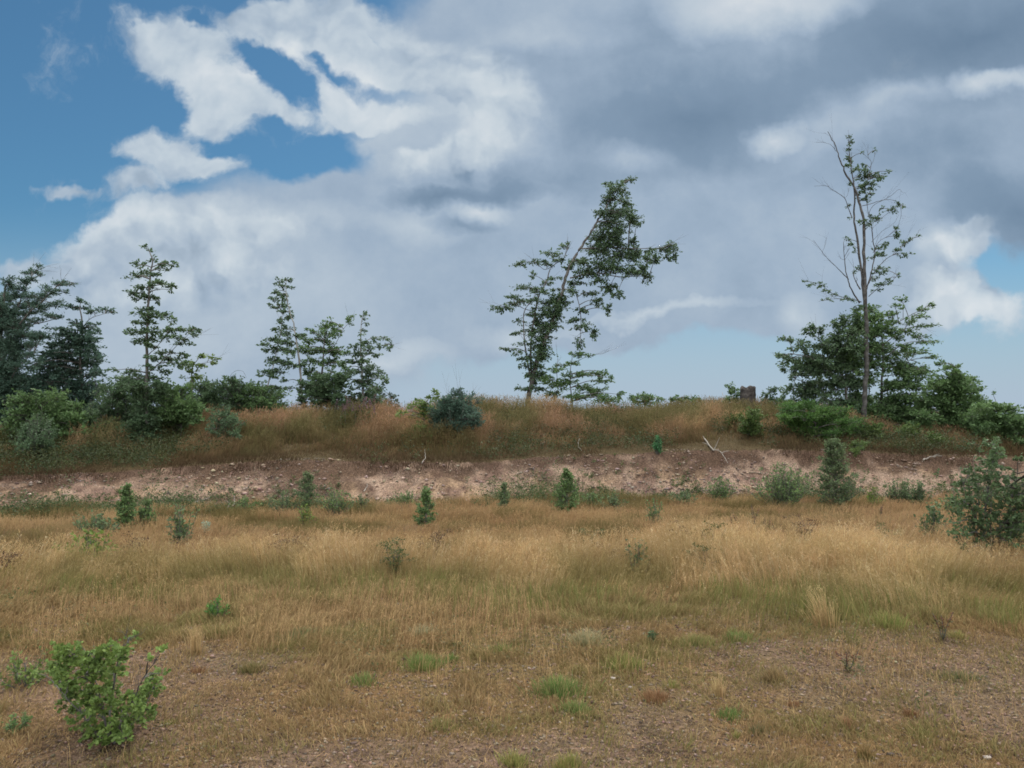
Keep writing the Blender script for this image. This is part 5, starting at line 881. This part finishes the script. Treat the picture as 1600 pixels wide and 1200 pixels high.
TF = [('bright green dense grass tuft in the middle foreground', 870, 1087, 72, 38, BG_, BT_, 620), ('yellow green tuft with dry top, left of the bright green one', 656, 1046, 64, 30, YG, BT_, 420), ('green tuft right of the middle, above the gravel', 975, 1042, 72, 26, BG_, YT, 420),
 ('loose yellowish green tuft left of the middle, above the brightest one', 782, 1022, 46, 22, YG, BT_, 260), ('grey green flat tuft in short turf, left of the middle', 470, 1000, 76, 24, OG, (.16, .20, .09), 380), ('dark olive flat tuft beside the grey green flat one', 530, 1008, 50, 18, OG, OT, 220), ('small dark brown-green tuft left foreground', 395, 1050, 44, 20, (.09, .08, .03), (.20, .17, .07), 260),
 ('round brown-olive tuft standing on the gravel at the right', 1210, 1064, 34, 30, (.14, .11, .05), (.30, .22, .11), 340), ('low green tuft on the gravel, right of the middle', 1138, 1120, 50, 18, BG_, BT_, 260), ('yellow green tuft at the bottom edge, middle', 802, 1200, 46, 30, YG, YT, 260), ('yellow green tuft at the bottom edge, right of the middle one', 890, 1200, 50, 30, YG, YT, 260),
 ('low olive tuft right below the bright green one', 900, 1116, 54, 22, OG, BT_, 280), ('reddish brown low tuft right of the bright green one', 1030, 1094, 46, 22, RG, RT, 300), ('bushy dry tuft with pale heads in front of the tall grass, right of the middle', 918, 1006, 64, 26, OG, (.36, .33, .19), 380), ('long green tuft line along the gravel edge, right of the middle', 1085, 1008, 62, 22, BG_, OT, 380), ('green tuft at the gravel edge beside the long tuft line', 1150, 1002, 60, 22, OG, BT_, 340),
 ('upright straw tuft fanning out at the right edge of the tall grass', 1290, 980, 30, 84, SG, ST_, 120), ('upright thin straw tuft alone in the left turf', 304, 1024, 20, 66, SG, ST_, 70), ('thin straw tuft on the gravel, right of the middle', 1122, 1088, 24, 46, SG, ST_, 70), ('small red-brown tuft on the gravel at the lower right', 1326, 1138, 24, 22, RG, (.34, .20, .11), 160), ('low grey-green tuft on the gravel, left of the red-brown one', 1188, 1142, 36, 16, OG, (.2, .19, .10), 150),
 ('wispy straw tuft at the bottom right, under the red-brown one', 1350, 1186, 26, 40, OG, SG, 120), ('sparse dark tuft at the right gravel, near the picture edge', 1500, 1062, 60, 20, (.08, .10, .04), (.18, .18, .08), 220), ('small pale green tuft at the top of the gravel, far right', 1498, 998, 24, 18, YG, YT, 140), ('lime green flat tuft by the lower left bush', 268, 1132, 40, 9, YG, YT, 110),
 ('faded olive tuft left of the middle near the bottom', 690, 1140, 50, 22, OG, OT, 170), ('faded green tuft between the yellow green and the grey green tufts', 572, 1068, 54, 22, OG, BT_, 190), ('small olive tuft right of the yellow green one', 706, 1034, 30, 16, OG, BT_, 140), ('pale dry tuft with fine heads left of the middle', 655, 992, 64, 20, OG, (.38, .34, .20), 260), ('brown tuft hiding in turf just left of the small dark one', 308, 1052, 26, 14, RG, RT, 110),
 ('tiny lime sprout on the gravel, right of the middle', 1150, 1156, 12, 20, YG, YT, 40), ('lime sprouts by the left edge of the gravel', 1050, 1076, 20, 18, YG, YT, 50), ('broad green tuft fringe in front of the tall grass, right', 1390, 980, 70, 34, OG, (.24, .27, .08), 380), ('dark olive tuft fringe in front of the tall grass, far right', 1545, 974, 90, 34, (.09, .09, .03), OT, 380), ('dark brown-green tuft between the two fringes at right', 1462, 972, 50, 34, (.08, .075, .03), OT, 300),
 ('small rusty tuft on the gravel near the right edge', 1422, 1120, 26, 18, RG, RT, 110), ('small olive tuft on the lower right gravel', 1445, 1150, 34, 18, OG, OT, 130), ('tiny rusty tuft in the gravel centre-right', 1240, 1104, 22, 12, RG, RT, 80)]
for k_, (lb, px, yb, w_, h_, cb, ct, n) in enumerate(TF): tuft(lb, px, min(yb, 1199), w_, h_, cb, ct, int(n*1.5), 500+k_, heads='straw' in lb or 'heads' in lb, fl=.5 if 'upright' in lb or 'thin' in lb else 1.0, lean=(-.25, 0) if 'fanning' in lb else (0, 0))
# -------- single pale stones lying loose
for k_, (lb, px, py, r_) in enumerate([('whitish stone on the gravel at the bottom right', 1543, 1186, .016), ('pair-forming pale stone above the gravel, right of the middle', 958, 1062, .014), ('flat pale stone near the small red tuft, centre right', 985, 1076, .012), ('dark stone on the gravel at the bottom right of the middle', 1392, 1182, .013), ('small pale stone in front of the thin straw tuft', 1154, 1122, .011)]):
    g = ground_at(px, py, 1.5); nn = 10; th_ = np.linspace(0, 2*math.pi, nn, False); V_ = [];
    for j, (rr_, zz_) in enumerate([(.75, -.3), (1, .1), (.9, .4), (.5, .62)]):
        for a in th_: V_.append((r_*rr_*math.cos(a)*(1.3+.2*math.sin(2*a+k_))*(1+.12*rs.normal()), r_*rr_*math.sin(a)*(1+.12*rs.normal()), r_*zz_*(1+.15*rs.normal())))
    V_.append((0, 0, r_*.68)); F_ = [(j*nn+i, j*nn+(i+1) % nn, (j+1)*nn+(i+1) % nn) for j in range(3) for i in range(nn)]+[(j*nn+i, (j+1)*nn+(i+1) % nn, (j+1)*nn+i) for j in range(3) for i in range(nn)]+[(3*nn+i, 3*nn+(i+1) % nn, 4*nn) for i in range(nn)]
    o = mk('stone', V_, F_, STONE, col=A(.10, .08, .07) if 'dark' in lb else A(.45, .40, .36)); o.location = g+A(0, 0, r_*.2); tag(o, lb, 'stone')

# -------- countless small weeds: green fringe at the foot of the bank, herbs on the slope
def herbs(name, label, x, y, h, leaf, ca, cb, nl, seed):
    r = np.random.default_rng(seed); n = len(x); lv = Leaves('rhomb'); b0 = np.stack([x, y, H(x, y)], -1)
    top = b0+np.stack([r.normal(0, .25, n)*h, r.normal(0, .25, n)*h, h], -1); t = r.random((n, nl, 1))**.8
    p = (b0[:, None]+(top-b0)[:, None]*t).reshape(-1, 3); sp_ = np.repeat(h, nl)[:, None]*.30; p += r.normal(0, 1, p.shape)*sp_*A(1, 1, .4); M = len(p)
    d = r.normal(0, 1, (M, 3)); d[:, 2] = abs(d[:, 2])*.7+.2; ln = leaf*r.uniform(.5, 1.3, M)
    cc = np.repeat(lerp(A(*ca), A(*cb), r.random((n, 1))), nl, 0)*r.uniform(.75, 1.25, (M, 1)); lv.add(p, d, A(0, 0, 1)+r.normal(0, .8, (M, 3)), ln, ln*.5, cc)
    tag(lv.build(name), label, 'weeds', kind='stuff')
n = 5200; uu = rg.uniform(-.78, .8, n); yy = np.interp(uu, CU, CT)+rg.normal(-.15, .38, n); xx = uu*yy
k = rg.random(n) < sstep(.46, .66, fbm(xx*.75, yy*.5, 151, 3)+.10*sstep(-.1, -.35, uu)); xx, yy = xx[k], yy[k]
herbs('bank_foot_weeds', 'low dusty green weeds fringing the foot of the bare bank', xx, yy, rg.uniform(.08, .28, len(xx))*(.5+sstep(.4, .7, fbm(xx*1.5, yy, 152, 2))), .040, (.050, .080, .032), (.115, .145, .055), 22, 7)
n = 15000; uu = rg.uniform(-.8, .85, n); zz_ = rg.uniform(0, 1.15, n)**.8; yy = np.interp(uu, CU, CLY)+zz_*(np.interp(uu, CU, CCY)-np.interp(uu, CU, CLY)); xx = uu*yy
k = rg.random(n) < sstep(.50, .66, fbm(xx*.9, yy*1.2, 153, 4)+.16*sstep(-.25, -.5, uu)+.12*sstep(.3, .55, uu)); xx, yy = xx[k], yy[k]
herbs('slope_weeds', 'dull green herbs and heather scattered through the dry grass of the rise', xx, yy, rg.uniform(.10, .42, len(xx)), .045, (.035, .055, .022), (.085, .095, .035), 20, 8)
n = 2600; xx, yy = scatter(n, 4.2, 13.5); k = rg.random(n) < sstep(.5, .68, fbm(xx*.9, yy*.9, 155, 3)); xx, yy = xx[k], yy[k]
herbs('meadow_weeds', 'small olive and brown weeds scattered among the dry grass', xx, yy, rg.uniform(.05, .2, len(xx)), .022, (.10, .11, .04), (.20, .16, .07), 18, 9)
